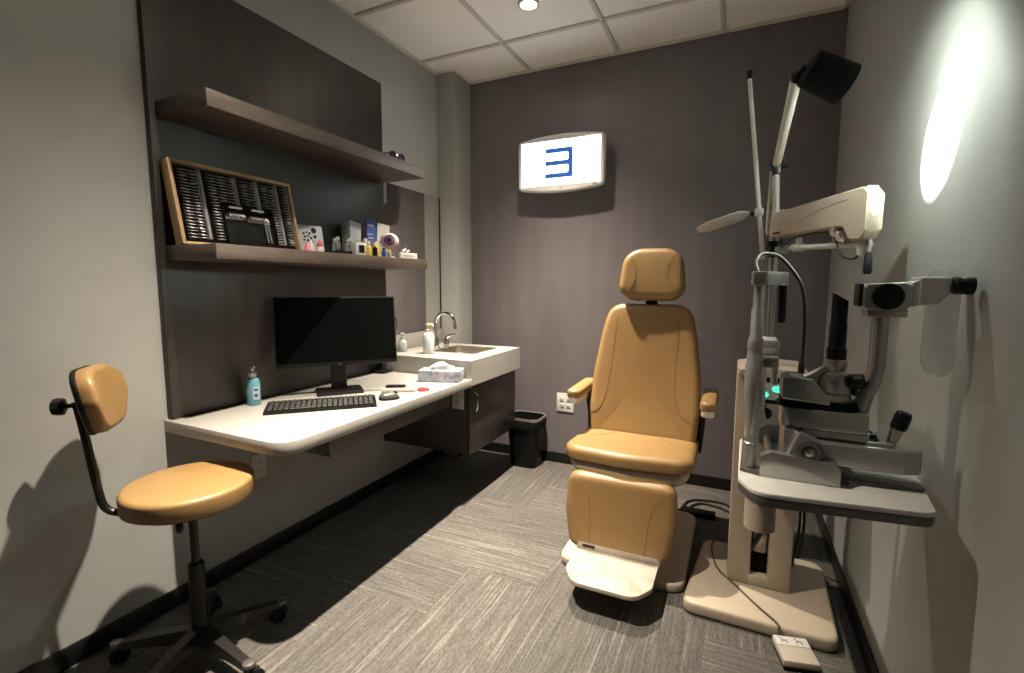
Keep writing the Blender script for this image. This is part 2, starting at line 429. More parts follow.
t = thing('faucet', 'chrome gooseneck faucet behind the steel basin', 'faucet', (-1.81, 2.66, ZS))
g = G(); g.lathe([(.027, 0), (.027, .006), (.021, .012), (.019, .06), (.017, .075)], (-1.81, 2.66, ZS)); obj('base', g, M['chrome'], t)
g = G(); arc = [(-1.81, 2.66, ZS+.06), (-1.812, 2.66, ZS+.16)] + [(-1.736-.075*math.cos(a), 2.66, ZS+.165+.075*math.sin(a)) for a in [i*PI/10 for i in range(1, 10)]] + [(-1.662, 2.66, ZS+.150)]
g.tube(arc, .0105, 12); g.cyl((-1.661, 2.66, ZS+.135), (-1.662, 2.66, ZS+.158), .0125); obj('spout', g, M['chrome'], t)
g = G(); g.lathe([(.017, 0), (.019, .01), (.018, .06), (.012, .07)], (-1.755, 2.70, ZS)); g.tube([(-1.755, 2.70, ZS+.062), (-1.735, 2.70, ZS+.085), (-1.685, 2.70, ZS+.098)], [.012, .009, .006], 10); obj('handle', g, M['chrome'], t)

# cabinet under sink
t = thing('wall_cabinet', 'dark wood wall-hung cabinet beneath the sink counter', 'cabinet', (-1.65, 2.63, .3))
g = G(); g.box((XL, 2.325, .305), (-1.382, 2.945, .72), .002); obj('body', g, M['cab'], t)
d = obj('door', G().box((-1.380, 2.327, .305), (-1.360, 2.943, .705), .002), M['cab'], t)
g = G(); g.tube(resample([(-1.36, 2.372, .555), (-1.338, 2.372, .565), (-1.333, 2.372, .61), (-1.338, 2.372, .655), (-1.36, 2.372, .665)], 5), .005, 8); obj('handle', g, M['chrome'], d)
def outlet(x, y, z, axis, label, wide=.072, gang=1, hgt=.115):
    # plate facing +x ('x'), -y ('y')
    R = {'x': basis((0, 1, 0), (0, 0, 1), (1, 0, 0)), 'y': basis((1, 0, 0), (0, 0, 1), (0, -1, 0))}[axis]
    t = thing('power_outlet', label, 'outlet', (x, y, z), R, 'white power outlets')
    obj('cover_plate', G().prism(rrect(wide*gang, hgt, .006), 0, .006, .002), M['white'], t, True)
    for k in range(gang):
        cx = (k-(gang-1)/2)*.046*1.1
        g = G()
        for s in (-1, 1):
            g.m(0).prism(rrect(.032, .030, .008, 4, cx, s*.022), .006, .0085, .001)
            g.m(1).box((cx-.009, s*.022-.002, .008), (cx-.006, s*.022+.007, .0092)); g.box((cx+.006, s*.022-.002, .008), (cx+.009, s*.022+.007, .0092)); g.cyl((cx, s*.022-.008, .008), (cx, s*.022-.008, .0092), .003, 8)
        obj('socket', g, [M['white'], M['matte']], t, True)
    return t
outlet(XL, 1.452, .445, 'x', 'white outlet on the wall under the desk behind the stool')
outlet(-1.435, 2.325, .633, 'y', 'white outlet on the dark cabinet side just under the desk', .078, 1, .125)
outlet(-1.086, YB, .448, 'y', 'double white outlet low on the dark back wall beside the exam chair', .064, 2, .135)

# ------------------------------------------------------------------ monitor, keyboard, mouse and desk clutter
th = .866
nrm = Vector((math.sin(th), -math.cos(th), 0)); ax = Vector((math.cos(th), math.sin(th), 0))
Rm = basis(ax, Vector((-nrm.x, -nrm.y, 0)), Vector((0, 0, 1)))     # x along width, -y to viewer
mc = Vector((-1.722, 1.712, 0))
bc = mc - nrm*.045
t = thing('computer_monitor', 'black widescreen monitor on a stand, screen off, on the desk', 'monitor', (bc.x, bc.y, ZD), Rm)
tilt = Matrix.Rotation(-.13, 4, 'X')
W2, H2 = .545, .328
T0 = Matrix.Translation((0, -.045, 1.063-ZD)) @ tilt
g = G().at(T0); g.prism(rrect(W2, H2, .005), -.0, .022, .003, 2, 'y'); g.prism(rrect(W2*.6, H2*.6, .02), .022, .045, .01, 2, 'y'); obj('housing', g, M['black'], t, True)
g = G().at(T0); g.prism(rrect(W2-.012, H2-.026, .002, 3, 0, .006), -.0015, .001, 0, 1, 'y'); obj('screen', g, M['screen'], t, True)
g = G().at(T0); g.cyl((0, -.001, -.157), (0, -.003, -.157), .0055, 16); obj('badge', g, M['steel'], t, True)
g = G().box((-.036, -.012, .012), (.036, .028, .30), .006); obj('neck', g, M['black'], t, True)
g = G().prism(rrect(.215, .165, .012, 4, 0, -.01), 0, .012, .004); obj('base', g, M['blackmetal'], t, True)

kc = Vector((-1.590, 1.478, 0)); ka = Vector((-1.450-(-1.775), 1.66-1.345, 0)).normalized()
Rk = basis(ka, Vector((-ka.y, ka.x, 0)), Vector((0, 0, 1)))
t = thing('keyboard', 'black computer keyboard on the desk in front of the monitor', 'keyboard', (kc.x, kc.y, ZD), Rk)
g = G(); KL, KW = .440, .142
g.loft([[(-KL/2, -KW/2, 0), (KL/2, -KW/2, 0), (KL/2, KW/2, 0), (-KL/2, KW/2, 0)], [(-KL/2, -KW/2, .010), (KL/2, -KW/2, .010), (KL/2, KW/2, .022), (-KL/2, KW/2, .022)]]); obj('body', g, M['black'], t, True)
g = G()
for r in range(6):
    y0 = -KW/2+.012+r*.0205 + (.004 if r == 5 else 0); z0 = .010+.012*(y0+KW/2)/KW
    x0 = -KL/2+.012
    for c in range(20):
        xa = x0+c*.0209
        if r == 0 and 4 <= c <= 8: continue
        if c in (14, 15) and r in (2, ) : pass
        g.box((xa, y0, z0), (xa+.0178, y0+.0165, z0+.0075), .0018, 1)
    if r == 0: g.box((x0+4*.0209, y0, z0), (x0+8*.0209+.0178, y0+.0165, z0+.0075), .0018, 1)
obj('keys', g, M['keys'], t, True)

t = thing('computer_mouse', 'grey and black computer mouse right of the keyboard', 'mouse', (-1.425, 1.712, ZD), rz(-.7))
g = G()
rings = []
for z, s in ((0, .96), (.006, 1.), (.016, .97), (.026, .82), (.032, .55), (.034, .2)):
    rings.append([(.027*s*math.cos(a), .046*s*math.sin(a)-.004*(z/.03), z) for a in [2*PI*i/24 for i in range(24)]])
g.loft(rings); obj('body', g, M['silverdk'], t, True)
obj('wheel', G().cyl((-.004, .028, .027), (.004, .028, .027), .009, 14), M['black'], t, True)
obj('side_band', G().loft([[(.0283*math.cos(a), .0475*math.sin(a), z) for a in [2*PI*i/24 for i in range(24)]] for z in (.001, .010)]), M['black'], t, True)

t = thing('glasses_case', 'flat pale case with black top lying beside the mouse', 'case', (-1.490, 1.868, ZD), rz(.55))
g = G(); g.prism(rrect(.165, .062, .010), 0, .016, .005); obj('shell', g, M['beige'], t, True)
g = G(); g.prism(rrect(.10, .040, .018, 5, -.02, .022), .016, .026, .004); obj('flap', g, M['black'], t, True)
t = thing('red_disc', 'small red oval disc on the desk between case and tissue box', 'disc', (-1.395, 1.935, ZD), rz(.8))
obj('rim', G().lathe([(.026, 0), (.030, .003), (.030, .007), (.026, .009)], (0, 0, 0)), M['red'], t, True)
obj('cap', G().lathe([(.001, .008), (.024, .008), (.020, .011), (.001, .012)], (0, 0, 0)), M['red'], t, True)
t['label'] = 'small round red disc on the desk between flat case and tissue box'

# small black box at the back of the desk behind the monitor
t = thing('cable_box', 'small black cable box at the back corner of the desk by the sink', 'box', (-1.93, 2.24, ZD+.006))
obj('body', G().box((-1.95, 2.19, ZD+.006), (-1.86, 2.275, ZD+.016), .003), M['black'], t)
obj('cord', G().tube(resample([(-1.94, 2.21, ZD+.012), (-1.945, 2.20, ZD+.05), (-1.948, 2.15, ZD+.10), (-1.95, 2.05, ZD+.12)], 6), .004, 8), M['wire'], t)

# tissue box
a = .50
t = thing('tissue_box', 'blue and orange patterned tissue box with white tissue on desk', 'tissue box', (-1.455, 2.186, ZD), rz(.33))
g = G(); g.box((-.115, -.058, 0), (.115, .058, .062), .002); g.m(1)
for k in range(11):
    x = -.10+.02*k+random.uniform(-.006, .006); y = random.uniform(.012, .05); q = random.uniform(.003, .007); g.prism(rpoly([(x-q, y-q), (x+q, y-q*.6), (x+q*.3, y+q*1.5)], q*.3), -.0587, -.0577, 0, 1, 'y')
for k in range(4):
    x = -.04+.027*k; y = random.uniform(.015, .048); q = .006; g.prism(rpoly([(x-q, y-q), (x+q, y-q*.6), (x+q*.3, y+q*1.5)], q*.3), .1147, .1157, 0, 1, 'x')
obj('carton', g, [M['tissuebox'], M['orange']], t, True)
g = G(); n = 22
rings = []
for k, (z, rx, ry) in enumerate(((.061, .075, .026), (.072, .068, .020), (.084, .050, .030), (.094, .034, .014), (.098, .010, .006))):
    rings.append([(rx*math.cos(b_)*(1+.16*math.sin(3*b_+k)), ry*math.sin(b_)*(1+.22*math.cos(4*b_+2*k)), z+.006*math.sin(2*b_+k*1.7)) for b_ in [2*PI*i/n for i in range(n)]])
g.loft(rings); obj('tissue', g, M['paper'], t, True)

# hand sanitizer
t = thing('sanitizer_bottle', 'clear pump bottle of blue hand gel on the desk by the panel', 'bottle', (-1.895, 1.382, ZD))
c = (-1.895, 1.382, ZD)
g = G().at(Matrix.Translation(c)); pr = [(.030, .024, 0), (.033, .026, .006), (.033, .026, .095), (.028, .022, .112), (.012, .012, .120), (.012, .012, .126)]
g.loft([[p+(z,) for p in ellipse(rx, ry, 24)] for rx, ry, z in pr]); obj('bottle', g, M['gel'], t)
g = G().at(Matrix.Translation(c) @ rz(.94).to_4x4()); g.prism(rrect(.024, .055, .004, 4, .010, .055), -.0335, -.0310, 0, 1, 'y'); g.m(1).prism(rrect(.016, .010, .001, 2, .010, .070), -.0342, -.0334, 0, 1, 'y'); g.prism(rrect(.014, .014, .001, 2, .010, .046), -.0342, -.0334, 0, 1, 'y')
obj('label', g, [M['paleblue'], M['navy']], t)
g = G().at(Matrix.Translation(c)); g.lathe([(.014, .122), (.015, .124), (.015, .140), (.006, .143), (.006, .158), (.011, .160), (.011, .168), (.004, .170)], (0, 0, 0)); g.tube([(0, 0, .164), (.022, -.016, .165), (.030, -.022, .158)], [.006, .005, .004], 8); obj('pump', g, M['white'], t)
# soap
t = thing('soap_dispenser', 'white pump bottle of foaming soap on the sink counter by the faucet', 'bottle', (-1.712, 2.436, ZS))
c = (-1.712, 2.436, ZS)
g = G().at(Matrix.Translation(c)); g.loft([[p+(z,) for p in ellipse(rx, ry, 24)] for rx, ry, z in [(.032, .032, 0), (.035, .035, .005), (.035, .035, .110), (.026, .026, .128), (.018, .018, .134)]]); obj('bottle', g, M['white'], t)
g = G().at(Matrix.Translation(c)); g.lathe([(.0353, .03), (.0355, .031), (.0355, .085), (.0353, .086)], (0, 0, 0)); obj('label', g, M['paleblue'], t)
g = G().at(Matrix.Translation(c)); g.lathe([(.020, .130), (.020, .150), (.009, .153), (.009, .172), (.018, .174), (.018, .184), (.004, .186)], (0, 0, 0)); g.tube([(0, 0, .179), (.034, -.005, .179), (.040, -.006, .172)], [.009, .007, .005], 8); obj('pump', g, M['cream'], t)
t = thing('soap_dispenser', 'smaller pale pump bottle against the backsplash behind the monitor edge', 'bottle', (-1.915, 2.44, ZS))
c = (-1.915, 2.44, ZS)
g = G().at(Matrix.Translation(c)); g.loft([[p+(z,) for p in ellipse(rx, ry, 24)] for rx, ry, z in [(.027, .024, 0), (.030, .026, .005), (.030, .026, .060), (.014, .014, .078), (.013, .013, .084)]]); obj('bottle', g, M['paleblue'], t)
g = G().at(Matrix.Translation(c)); g.lathe([(.015, .082), (.015, .094), (.006, .097), (.006, .108), (.013, .110), (.013, .117), (.003, .119)], (0, 0, 0)); g.tube([(0, 0, .113), (.026, -.008, .113)], [.006, .004], 8); obj('pump', g, M['white'], t)

# ------------------------------------------------------------------ trial lens case leaning on the panel
o0 = Vector((-1.848, 1.100, 1.4315))
up = Vector((-.062, 0, .305)).normalized(); al = Vector((0, 1, 0)); nn = al.cross(up).normalized()
if nn.x < 0: nn = -nn
Rc = basis(al, up, nn)
t = thing('trial_lens_case', 'wooden framed black trial lens case leaning on the panel, lower shelf', 'lens case', o0, Rc)
CW, CH, CD = .532, .320, .042
g = G(); g.box((0, 0, -CD+.004), (CW, CH, -.034), .002); obj('back_board', g, M['matte'], t, True)
g = G()
g.box((0, 0, -.040), (.014, CH, .004), .002); g.box((CW-.012, 0, -.040), (CW, CH, .004), .002); g.box((.014, CH-.012, -.040), (CW-.012, CH, .004), .002); g.box((.014, 0, -.040), (CW-.012, .010, .004), .002)
obj('frame', g, M['wood'], t, True)
g = G(); g.box((.016, .012, -.034), (CW-.014, CH-.014, -.018), .001); obj('tray', g, M['matte'], t, True)
cols = [.048, .086, .157, .195, .232, .292, .330, .388, .426, .492]
strips = [.117, .2625, .360, .458]
for x in strips:
    g = G(); y0 = .03 if x in (.117, .458) else .165
    g.box((x-.006, y0, -.018), (x+.006, CH-.02, -.006), .001); obj('divider', g, M['greystrip'], t, True)
bx0, bx1, by1 = .178, .408, .172
g = G(); g.box((bx0, .014, -.018), (bx0+.004, by1, .010), .001); g.box((bx1-.004, .014, -.018), (bx1, by1, .010), .001); g.box((bx0, by1-.004, -.018), (bx1, by1, .010), .001); g.box((bx0, .014, -.018), (bx1, .018, .010), .001)
g.box((bx0, .014, -.018), (bx1, .105, -.002), .001)
obj('accessory_box', g, M['matte'], t, True)
for x in (.205, .305):
    g = G(); g.box((x, by1-.012, .006), (x+.055, by1-.005, .0112)); obj('label_strip', g, M['silverlt'], t, True)
# lenses: every rim a thing of its own
lm = bpy.data.meshes.new('trial_lens'); bm = bmesh.new()
RN, rn, Ro, Ri = 16, 6, .0165, .0018
vs = [[bm.verts.new(((Ro+Ri*math.cos(2*PI*b_/rn))*math.cos(2*PI*a_/RN), Ri*math.sin(2*PI*b_/rn), (Ro+Ri*math.cos(2*PI*b_/rn))*math.sin(2*PI*a_/RN))) for b_ in range(rn)] for a_ in range(RN)]
for a_ in range(RN):
    for b_ in range(rn): bm.faces.new((vs[a_][b_], vs[(a_+1) % RN][b_], vs[(a_+1) % RN][(b_+1) % rn], vs[a_][(b_+1) % rn]))
bmesh.ops.recalc_face_normals(bm, faces=bm.faces); 
for f in bm.faces: f.smooth = True
bm.to_mesh(lm); bm.free(); lm.materials.append(M['lens'])
glass = bpy.data.meshes.new('lens_glass'); bm = bmesh.new(); bmesh.ops.create_cone(bm, cap_ends=True, segments=16, radius1=.0158, radius2=.0158, depth=.0012)
bm.transform(Matrix.Rotation(PI/2, 4, 'X')); bm.to_mesh(glass); bm.free(); glass.materials.append(M['clear'])
Tc = Matrix.Translation(o0) @ Rc.to_4x4()
for ci, x in enumerate(cols):
    v = .030
    while v < CH-.022:
        if not (bx0-.016 < x < bx1+.016 and v < by1+.012):
            o = bpy.data.objects.new('trial_lens', lm); COL.objects.link(o)
            jt = random.uniform(-.12, .12)
            o.matrix_world = Tc @ Matrix.Translation((x, v, -.004+random.uniform(-.001, .001))) @ Matrix.Rotation(.35+jt, 4, 'X')
            tag(o, 'round metal-rimmed trial lens standing in a slot of the wooden lens case', 'lens', 'trial lenses in the wooden case')
        v += .0122
t = thing('trial_spectacles', 'silver trial frame in the black compartment of the lens case', 'trial frame', Tc @ Vector((.375, .05, .0)), Rc)
g = G(); g.tube([(-.012, -.02, .004), (-.015, .055, .004)], .003, 8); g.tube([(.004, -.02, .004), (-.002, .055, .004)], .003, 8); g.tube([(-.02, .058, .004), (.006, .062, .004)], .004, 8); obj('temple', g, M['silver'], t, True)
g = G(); g.lathe([(.010, 0), (.013, .002), (.010, .004)], (-.005, .075, .004)); obj('eye_ring', g, M['lens'], t, True)
for ri in range(2):
    for k in range(11):
        o = bpy.data.objects.new('trial_lens', lm); COL.objects.link(o)
        o.matrix_world = Tc @ Matrix.Translation((.200+ri*.095+k*.0065, .128-.004*ri, .0)) @ Matrix.Rotation(PI/2, 4, 'Z') @ Matrix.Scale(.82, 4)
        tag(o, 'small trial lens in the row inside the black compartment of lens case', 'lens', 'accessory lenses in the black compartment')

# ------------------------------------------------------------------ small items on the lower shelf
ZL = 1.427
Ry = basis((0, 1, 0), (0, 0, 1), (1, 0, 0))     # sign faces +x
def faced(name, label, cat, x, y, z, yaw=0., group=None):
    return thing(name, label, cat, (x, y, z), rz(yaw) @ Ry, group)
# card with dots
t = faced('printed_card', 'white card printed with black dots leaning behind the figurines', 'card', -1.875, 1.715, ZL, -.25)
g = G().at(Matrix.Rotation(-.18, 4, 'X')); g.prism(rrect(.135, .142, .008, 4, 0, .071), 0, .004, .001); obj('sheet', g, M['paleblue'], t, True)
g = G().at(Matrix.Rotation(-.18, 4, 'X'))
for (u, v, r) in [(-.03, .10, .006), (-.015, .107, .005), (0, .103, .006), (.022, .118, .014), (-.025, .085, .006), (-.008, .09, .005), (.006, .08, .006), (.026, .088, .008), (-.03, .07, .005), (-.012, .068, .006), (.01, .062, .005), (-.022, .052, .005), (.0, .048, .004)]:
    g.prism(ellipse(r, r, 10, u, v), .004, .0046)
obj('dots', g, M['black'], t, True)
def gnome(y, x, label, body, cap, s=1.):
    t = thing('figurine', label, 'figurine', (x, y, ZL), group='small figurines on the lower shelf')
    obj('body', G().lathe([(.013*s, 0), (.015*s, .004*s), (.013*s, .026*s), (.008*s, .032*s)], (x, y, ZL)), body, t)
    obj('cap', G().lathe([(.013*s, .028*s), (.012*s, .034*s), (.006*s, .048*s), (.001, .058*s)], (x, y, ZL)), cap, t)
gnome(1.605, -1.78, 'tiny pink figurine on the lower shelf next to lens case', M['pink'], M['pink'], .85)
gnome(1.636, -1.79, 'tiny white figurine with white top beside the pink one', M['white'], M['white'], 1.05)
gnome(1.668, -1.77, 'tiny white figurine with a red cap on the lower shelf', M['white'], M['red'], 1.1)
# tray with clear vials
t = thing('vial_tray', 'low black tray holding clear glass vials on the lower shelf', 'tray', (-1.80, 1.86, ZL))
obj('tray', G().box((-1.85, 1.765, ZL), (-1.74, 1.955, ZL+.020), .004), M['matte'], t)
for k, (y, x, h) in enumerate(((1.79, -1.80, .060), (1.83, -1.82, .072), (1.865, -1.79, .062), (1.905, -1.815, .075), (1.94, -1.79, .060))):
    j = thing('glass_vial', ['small clear vial at the left end of the black tray', 'tall clear vial second in the black tray', 'short clear vial in the middle of the black tray', 'tall clear vial fourth in the black tray', 'short clear vial at the right end of the black tray'][k], 'vial', (x, y, ZL+.02), group='vials in the black tray')
    obj('glass', G().lathe([(.012, 0), (.013, .002), (.013, h*.6), (.008, h*.7), (.008, h*.8)], (x, y, ZL+.02), n=14), M['clear'], j)
    obj('stopper', G().lathe([(.009, h*.8), (.009, h), (.004, h+.001)], (x, y, ZL+.02), n=14), M['silverlt'], j)
# pale carton, leaflet holder
t = thing('pale_carton', 'pale grey-green carton standing on the lower shelf by the panel', 'box', (-1.905, 2.020, ZL), rz(.1))
obj('body', G().prism(rpoly([(-.045, 0), (.035, 0), (.040, .180), (-.055, .190)], .006), -.03, .03, .003, 2, 'x'), M['paleblue'], t, True)
obj('flap', G().prism(rpoly([(-.054, .188), (.039, .178), (.041, .183), (-.052, .194)], .001), -.031, .031, .001, 1, 'x'), M['white'], t, True)
t = faced('leaflet_holder', 'navy and white leaflets standing in clear holder by the mirror end', 'leaflet holder', -1.845, 2.135, ZL, -.15)
obj('pocket', G().box((-.085, 0, -.012), (.085, .10, .012), .002), M['clear'], t, True)
obj('leaflet', G().at(Matrix.Rotation(-.10, 4, 'X') @ Matrix.Rotation(-.05, 4, 'Z')).box((-.055, .01, -.004), (.012, .215, .002)), M['navy'], t, True)
obj('white_leaflet', G().at(Matrix.Rotation(-.06, 4, 'X') @ Matrix.Rotation(-.12, 4, 'Z')).box((.005, .01, -.006), (.092, .205, 0)), M['white'], t, True)
obj('print', G().at(Matrix.Rotation(-.10, 4, 'X') @ Matrix.Rotation(-.05, 4, 'Z')).box((-.048, .175, .002), (-.004, .188, .0026)).box((-.048, .13, .002), (-.012, .135, .0026)).box((-.048, .11, .002), (-.008, .115, .0026)), M['paleblue'], t, True)
# white square box with black window
t = faced('square_box', 'small white square box with a black window, lower shelf edge', 'box', -1.715, 1.868, ZL, -.2)
obj('body', G().box((-.030, 0, -.03), (.030, .064, .012), .003), M['white'], t, True)
obj('window', G().prism(rrect(.032, .038, .003, 3, .003, .032), .012, .0132), M['matte'], t, True)
def bottle(x, y, h, r, body, cap, label):
    t = thing('eye_drop_bottle', label, 'bottle', (x, y, ZL), group='eye drop bottles on the lower shelf')
    obj('bottle', G().lathe([(r*.92, 0), (r, .003), (r, h*.62), (r*.5, h*.70), (r*.45, h*.74)], (x, y, ZL), n=16), body, t)
    obj('cap', G().lathe([(r*.6, h*.72), (r*.6, h*.95), (r*.4, h)], (x, y, ZL), n=16), cap, t)
bottle(-1.715, 1.932, .075, .014, M['yellow'], M['white'], 'yellow eye drop bottle with white cap next to white square box')
bottle(-1.700, 1.962, .070, .012, M['black'], M['yellow'], 'black eye drop bottle with yellow cap between two yellow ones')
bottle(-1.715, 1.993, .080, .013, M['yellow'], M['white'], 'taller yellow eye drop bottle with white cap')
bottle(-1.765, 1.965, .095, .015, M['white'], M['white'], 'white eye drop bottle standing behind the yellow bottles')
bottle(-1.700, 2.030, .048, .012, M['navy'], M['black'], 'short dark blue bottle left of the eye model')
bottle(-1.690, 2.062, .042, .010, M['beige'], M['yellow'], 'tiny tan bottle left of the eye model base')
# eye model
t = faced('eye_model', 'plastic eyeball model with purple iris on a stand, lower shelf', 'eye model', -1.73, 2.115, ZL, -.75)
obj('base', G().at(Matrix.Rotation(-PI/2, 4, 'X')).lathe([(.026, 0), (.028, .003), (.026, .007), (.006, .010), (.006, .050)], (0, 0, 0)), M['white'], t, True)
g = G(); g.ball((0, .092, 0), .044, (1.15, 1, 1)); g.at(Matrix.Identity(4)).prism(rpoly([(.01, .055), (.04, .07), (-.005, .03)], .004), -.02, .02, .003); obj('eyeball', g, M['flesh'], t, True)
g = G(); g.lathe([(.030, .036), (.029, .040), (.016, .044), (.001, .045)], (-.006, .094, 0)); obj('iris', g, M['purple'], t, True)
g = G(); g.lathe([(.010, .044), (.009, .0462), (.001, .0468)], (-.006, .094, 0)); obj('pupil', g, M['black'], t, True)
# placard
t = faced('desk_placard', 'small white placard with grey lettering at the right end of shelf', 'placard', -1.70, 2.235, ZL, -.1)
obj('block', G().prism(rpoly([(-.070, 0), (.070, 0), (.066, .034), (-.066, .034)], .003), -.01, .008, .002), M['white'], t, True)
g = G()
for k, w_ in enumerate((.014, .006, .018, .010, .016)):
    x = -.042+[0, .017, .026, .047, .060][k]; g.box((x, .014, .008), (x+w_, .021, .0086))
obj('lettering', g, M['greystrip'], t, True)
for k, (y, s) in enumerate(((-.035, 1.), (.000, .8))):
    g = G(); c = (-1.705, 2.235+y, ZL+.034)
    g.ball((c[0], c[1], c[2]+.009*s), .011*s, (1, 1.1, .9)); g.ball((c[0]+.004, c[1]+.012*s, c[2]+.017*s), .007*s)
    tag(obj('ornament', g, M['white']), ['larger tiny white ornament on top of the placard', 'smaller tiny white ornament on top of the placard'][k], 'ornament', 'ornaments on the placard')
# glasses on the top shelf
t = thing('eyeglasses', 'black eyeglasses lying at the far end of the upper shelf', 'glasses', (-1.70, 2.16, 1.945))
for k, y in enumerate((2.115, 2.185)):
    g = G(); g.tube([(-1.695+.004*math.sin(a), y+.027*math.cos(a), 1.966+.019*math.sin(a)) for a in [2*PI*i/20 for i in range(21)]], .0035, 8); rm = obj('rim', g, M['black'], t); g = G(); g.prism([(y+.026*math.cos(a), 1.966+.018*math.sin(a)) for a in [2*PI*i/20 for i in range(20)]], -1.696, -1.694, 0, 1, 'x'); obj('dark_lens', g, M['screen'], rm)
g = G(); g.tube([(-1.693, 2.142, 1.972), (-1.691, 2.150, 1.975), (-1.693, 2.158, 1.972)], .003, 8); obj('bridge', g, M['steel'], t)
for y in (2.086, 2.214): obj('temple', G().tube(resample([(-1.695, y, 1.972), (-1.75, y, 1.972), (-1.80, y+.003, 1.966), (-1.83, y+.003, 1.949)], 5), .003, 8), M['black'], t)

# ------------------------------------------------------------------ trash bin
t = thing('waste_bin', 'black plastic waste bin between sink cabinet and back wall', 'trash can', (-1.335, 3.082, 0))
def binring(k, z, inset=0.):
    return [(p[0]-1.335, p[1]+3.082, z) for p in rrect(.245*k-inset, .200*k-inset, .05, 6)]
ZB = .355
g = G(); g.loft([binring(.80, 0), binring(.82, .01), binring(1.0, ZB), binring(1.0, ZB, .008), binring(.82, .02, .008)], cap=False); g.prism([p[:2] for p in binring(.82, 0, .004)], .004, .02); obj('body', g, M['black'], t)
g = G(); g.loft([binring(1.03, ZB-.018), binring(1.05, ZB-.006), binring(1.03, ZB+.004), binring(.99, ZB+.002, .006), binring(.99, ZB-.018, .006)], cap=False); obj('rim', g, M['silver'], t)
g = G(); rr = [[(p[0], p[1], z+.006*math.sin(7*i)) for i, p in enumerate(binring(k, z))] for k, z in ((1.06, ZB-.028), (1.065, ZB-.001))]
g.loft([binring(1.035, ZB-.075), rr[0], binring(1.05, ZB-.016)], cap=False); obj('liner', g, M['matte'], t)

# ------------------------------------------------------------------ wall display
t = thing('wall_display', 'white framed eye chart screen showing a blue reversed E', 'screen', (-1.10, YB-.06, 1.90))
TXc, TZc, TW, TH = -1.107, 2.083, .598, .372
def tvout(w, h, bulge, r):
    p = []
    n = 12
    hb = h/2-bulge
    corners = []
    for i in range(n+1): u = -1+2*i/n; corners.append((u*w/2, hb+bulge*(1-u*u)))
    for i in range(n+1): u = 1-2*i/n; corners.append((u*w/2, -(hb+bulge*(1-u*u))))
    rad = [0]*len(corners)
    for k in (0, n, n+1, 2*n+1): rad[k] = r
    return [(a+TXc, b_+TZc) for a, b_ in rpoly(corners, rad, 5)]
yt = 3.085
g = G(); g.prism(tvout(TW, TH, .028, .028), yt, yt+.052, .012, 3, 'y'); g.prism(rrect(.30, .20, .02, 4, TXc, TZc), yt+.05, yt+.075, .008, 2, 'y'); obj('bezel', g, M['tvwhite'], t)
obj('bracket', G().box((TXc-.06, yt+.074, TZc-.06), (TXc+.06, YB, TZc+.06), .004), M['black'], t)
SW, SH = TW-.050, .285
s = obj('screen', G().prism(rrect(SW, SH, .003, 3, TXc, TZc+.002), yt-.002, yt+.006, 0, 1, 'y'), M['lit'], t)
ex0, ex1 = TXc-SW/2+.315*SW, TXc-SW/2+.665*SW; ez0, ez1 = TZc-SH/2+.165*SH, TZc-SH/2+.83*SH
bt = (ez1-ez0)*.155; sw_ = (ex1-ex0)*.155
pts = rpoly([(ex0, ez0), (ex1, ez0), (ex1, ez1), (ex0, ez1), (ex0, ez1-bt), (ex1-sw_, ez1-bt), (ex1-sw_, (ez0+ez1)/2+bt/2), (ex0, (ez0+ez1)/2+bt/2), (ex0, (ez0+ez1)/2-bt/2), (ex1-sw_, (ez0+ez1)/2-bt/2), (ex1-sw_, ez0+bt), (ex0, ez0+bt)],
            [0, 0, 0, 0, 0, .012, .012, 0, 0, .012, .012, 0], 4)
obj('letter', G().prism(pts, yt-.003, yt-.0018, 0, 1, 'y'), M['blue'], s)
obj('badge', G().box((TXc+.225, yt-.0015, TZc-.158), (TXc+.252, yt+.002, TZc-.149)), M['greystrip'], t)
obj('sensor', G().cyl((TXc+.01, yt-.001, TZc-.164), (TXc+.01, yt+.002, TZc-.164), .004, 12), M['black'], t)

# ------------------------------------------------------------------ exam chair
CX = -.425
t = thing('exam_chair', 'tan vinyl reclining exam chair with headrest and footplate facing the room', 'exam chair', (CX, 2.35, 0))
LM = [M['leather'], M['seam']]
g = G(); g.prism(rpoly([(CX-.275, 1.985), (CX+.275, 1.985), (CX+.275, 2.70), (CX-.275, 2.70)], [.07, .07, .08, .08], 6), 0, .045, .014, 3); obj('base_plate', g, M['beige'], t)
g = G(); g.prism(rrect(.26, .36, .04, 5, CX, 2.40), .045, .28, .006); g.prism(rrect(.22, .30, .03, 5, CX, 2.40), .28, .46, .006); obj('pedestal', g, M['chairgrey'], t)
# seat: tilted slightly back
sp = math.radians(2.5)
So = Vector((CX, 2.055, .487))
def seatmap(u, v, w):     # u across, v back, w up
    y = v*math.cos(sp)+w*math.sin(sp); z = w*math.cos(sp)-v*math.sin(sp)
    return (So.x+u, So.y+y, So.z+z)
sout = rpoly([(-.288, .06), (-.25, -.005), (0, -.035), (.25, -.005), (.288, .06), (.280, .46), (-.280, .46)], [.06, .08, .4, .08, .06, .04, .04], 6)
g = G(); g.cushion(sout, .064, .030, .006, seatmap, True, seams=[[(-.275, .19), (-.20, .215), (-.12, .30), (-.09, .44)], [(.275, .19), (.20, .215), (.12, .30), (.09, .44)]]); obj('seat', g, LM, t)
g = G(); g.cushion([(a*.985, .008+b_*.96) for a, b_ in sout], .075, .045, 0, lambda u, v, w: seatmap(u*(1-.12*max(0, (.075-w)/.075)), v+.02*max(0, (.075-w)/.075), w-.070)); obj('seat_shell', g, M['chairgrey'], t)
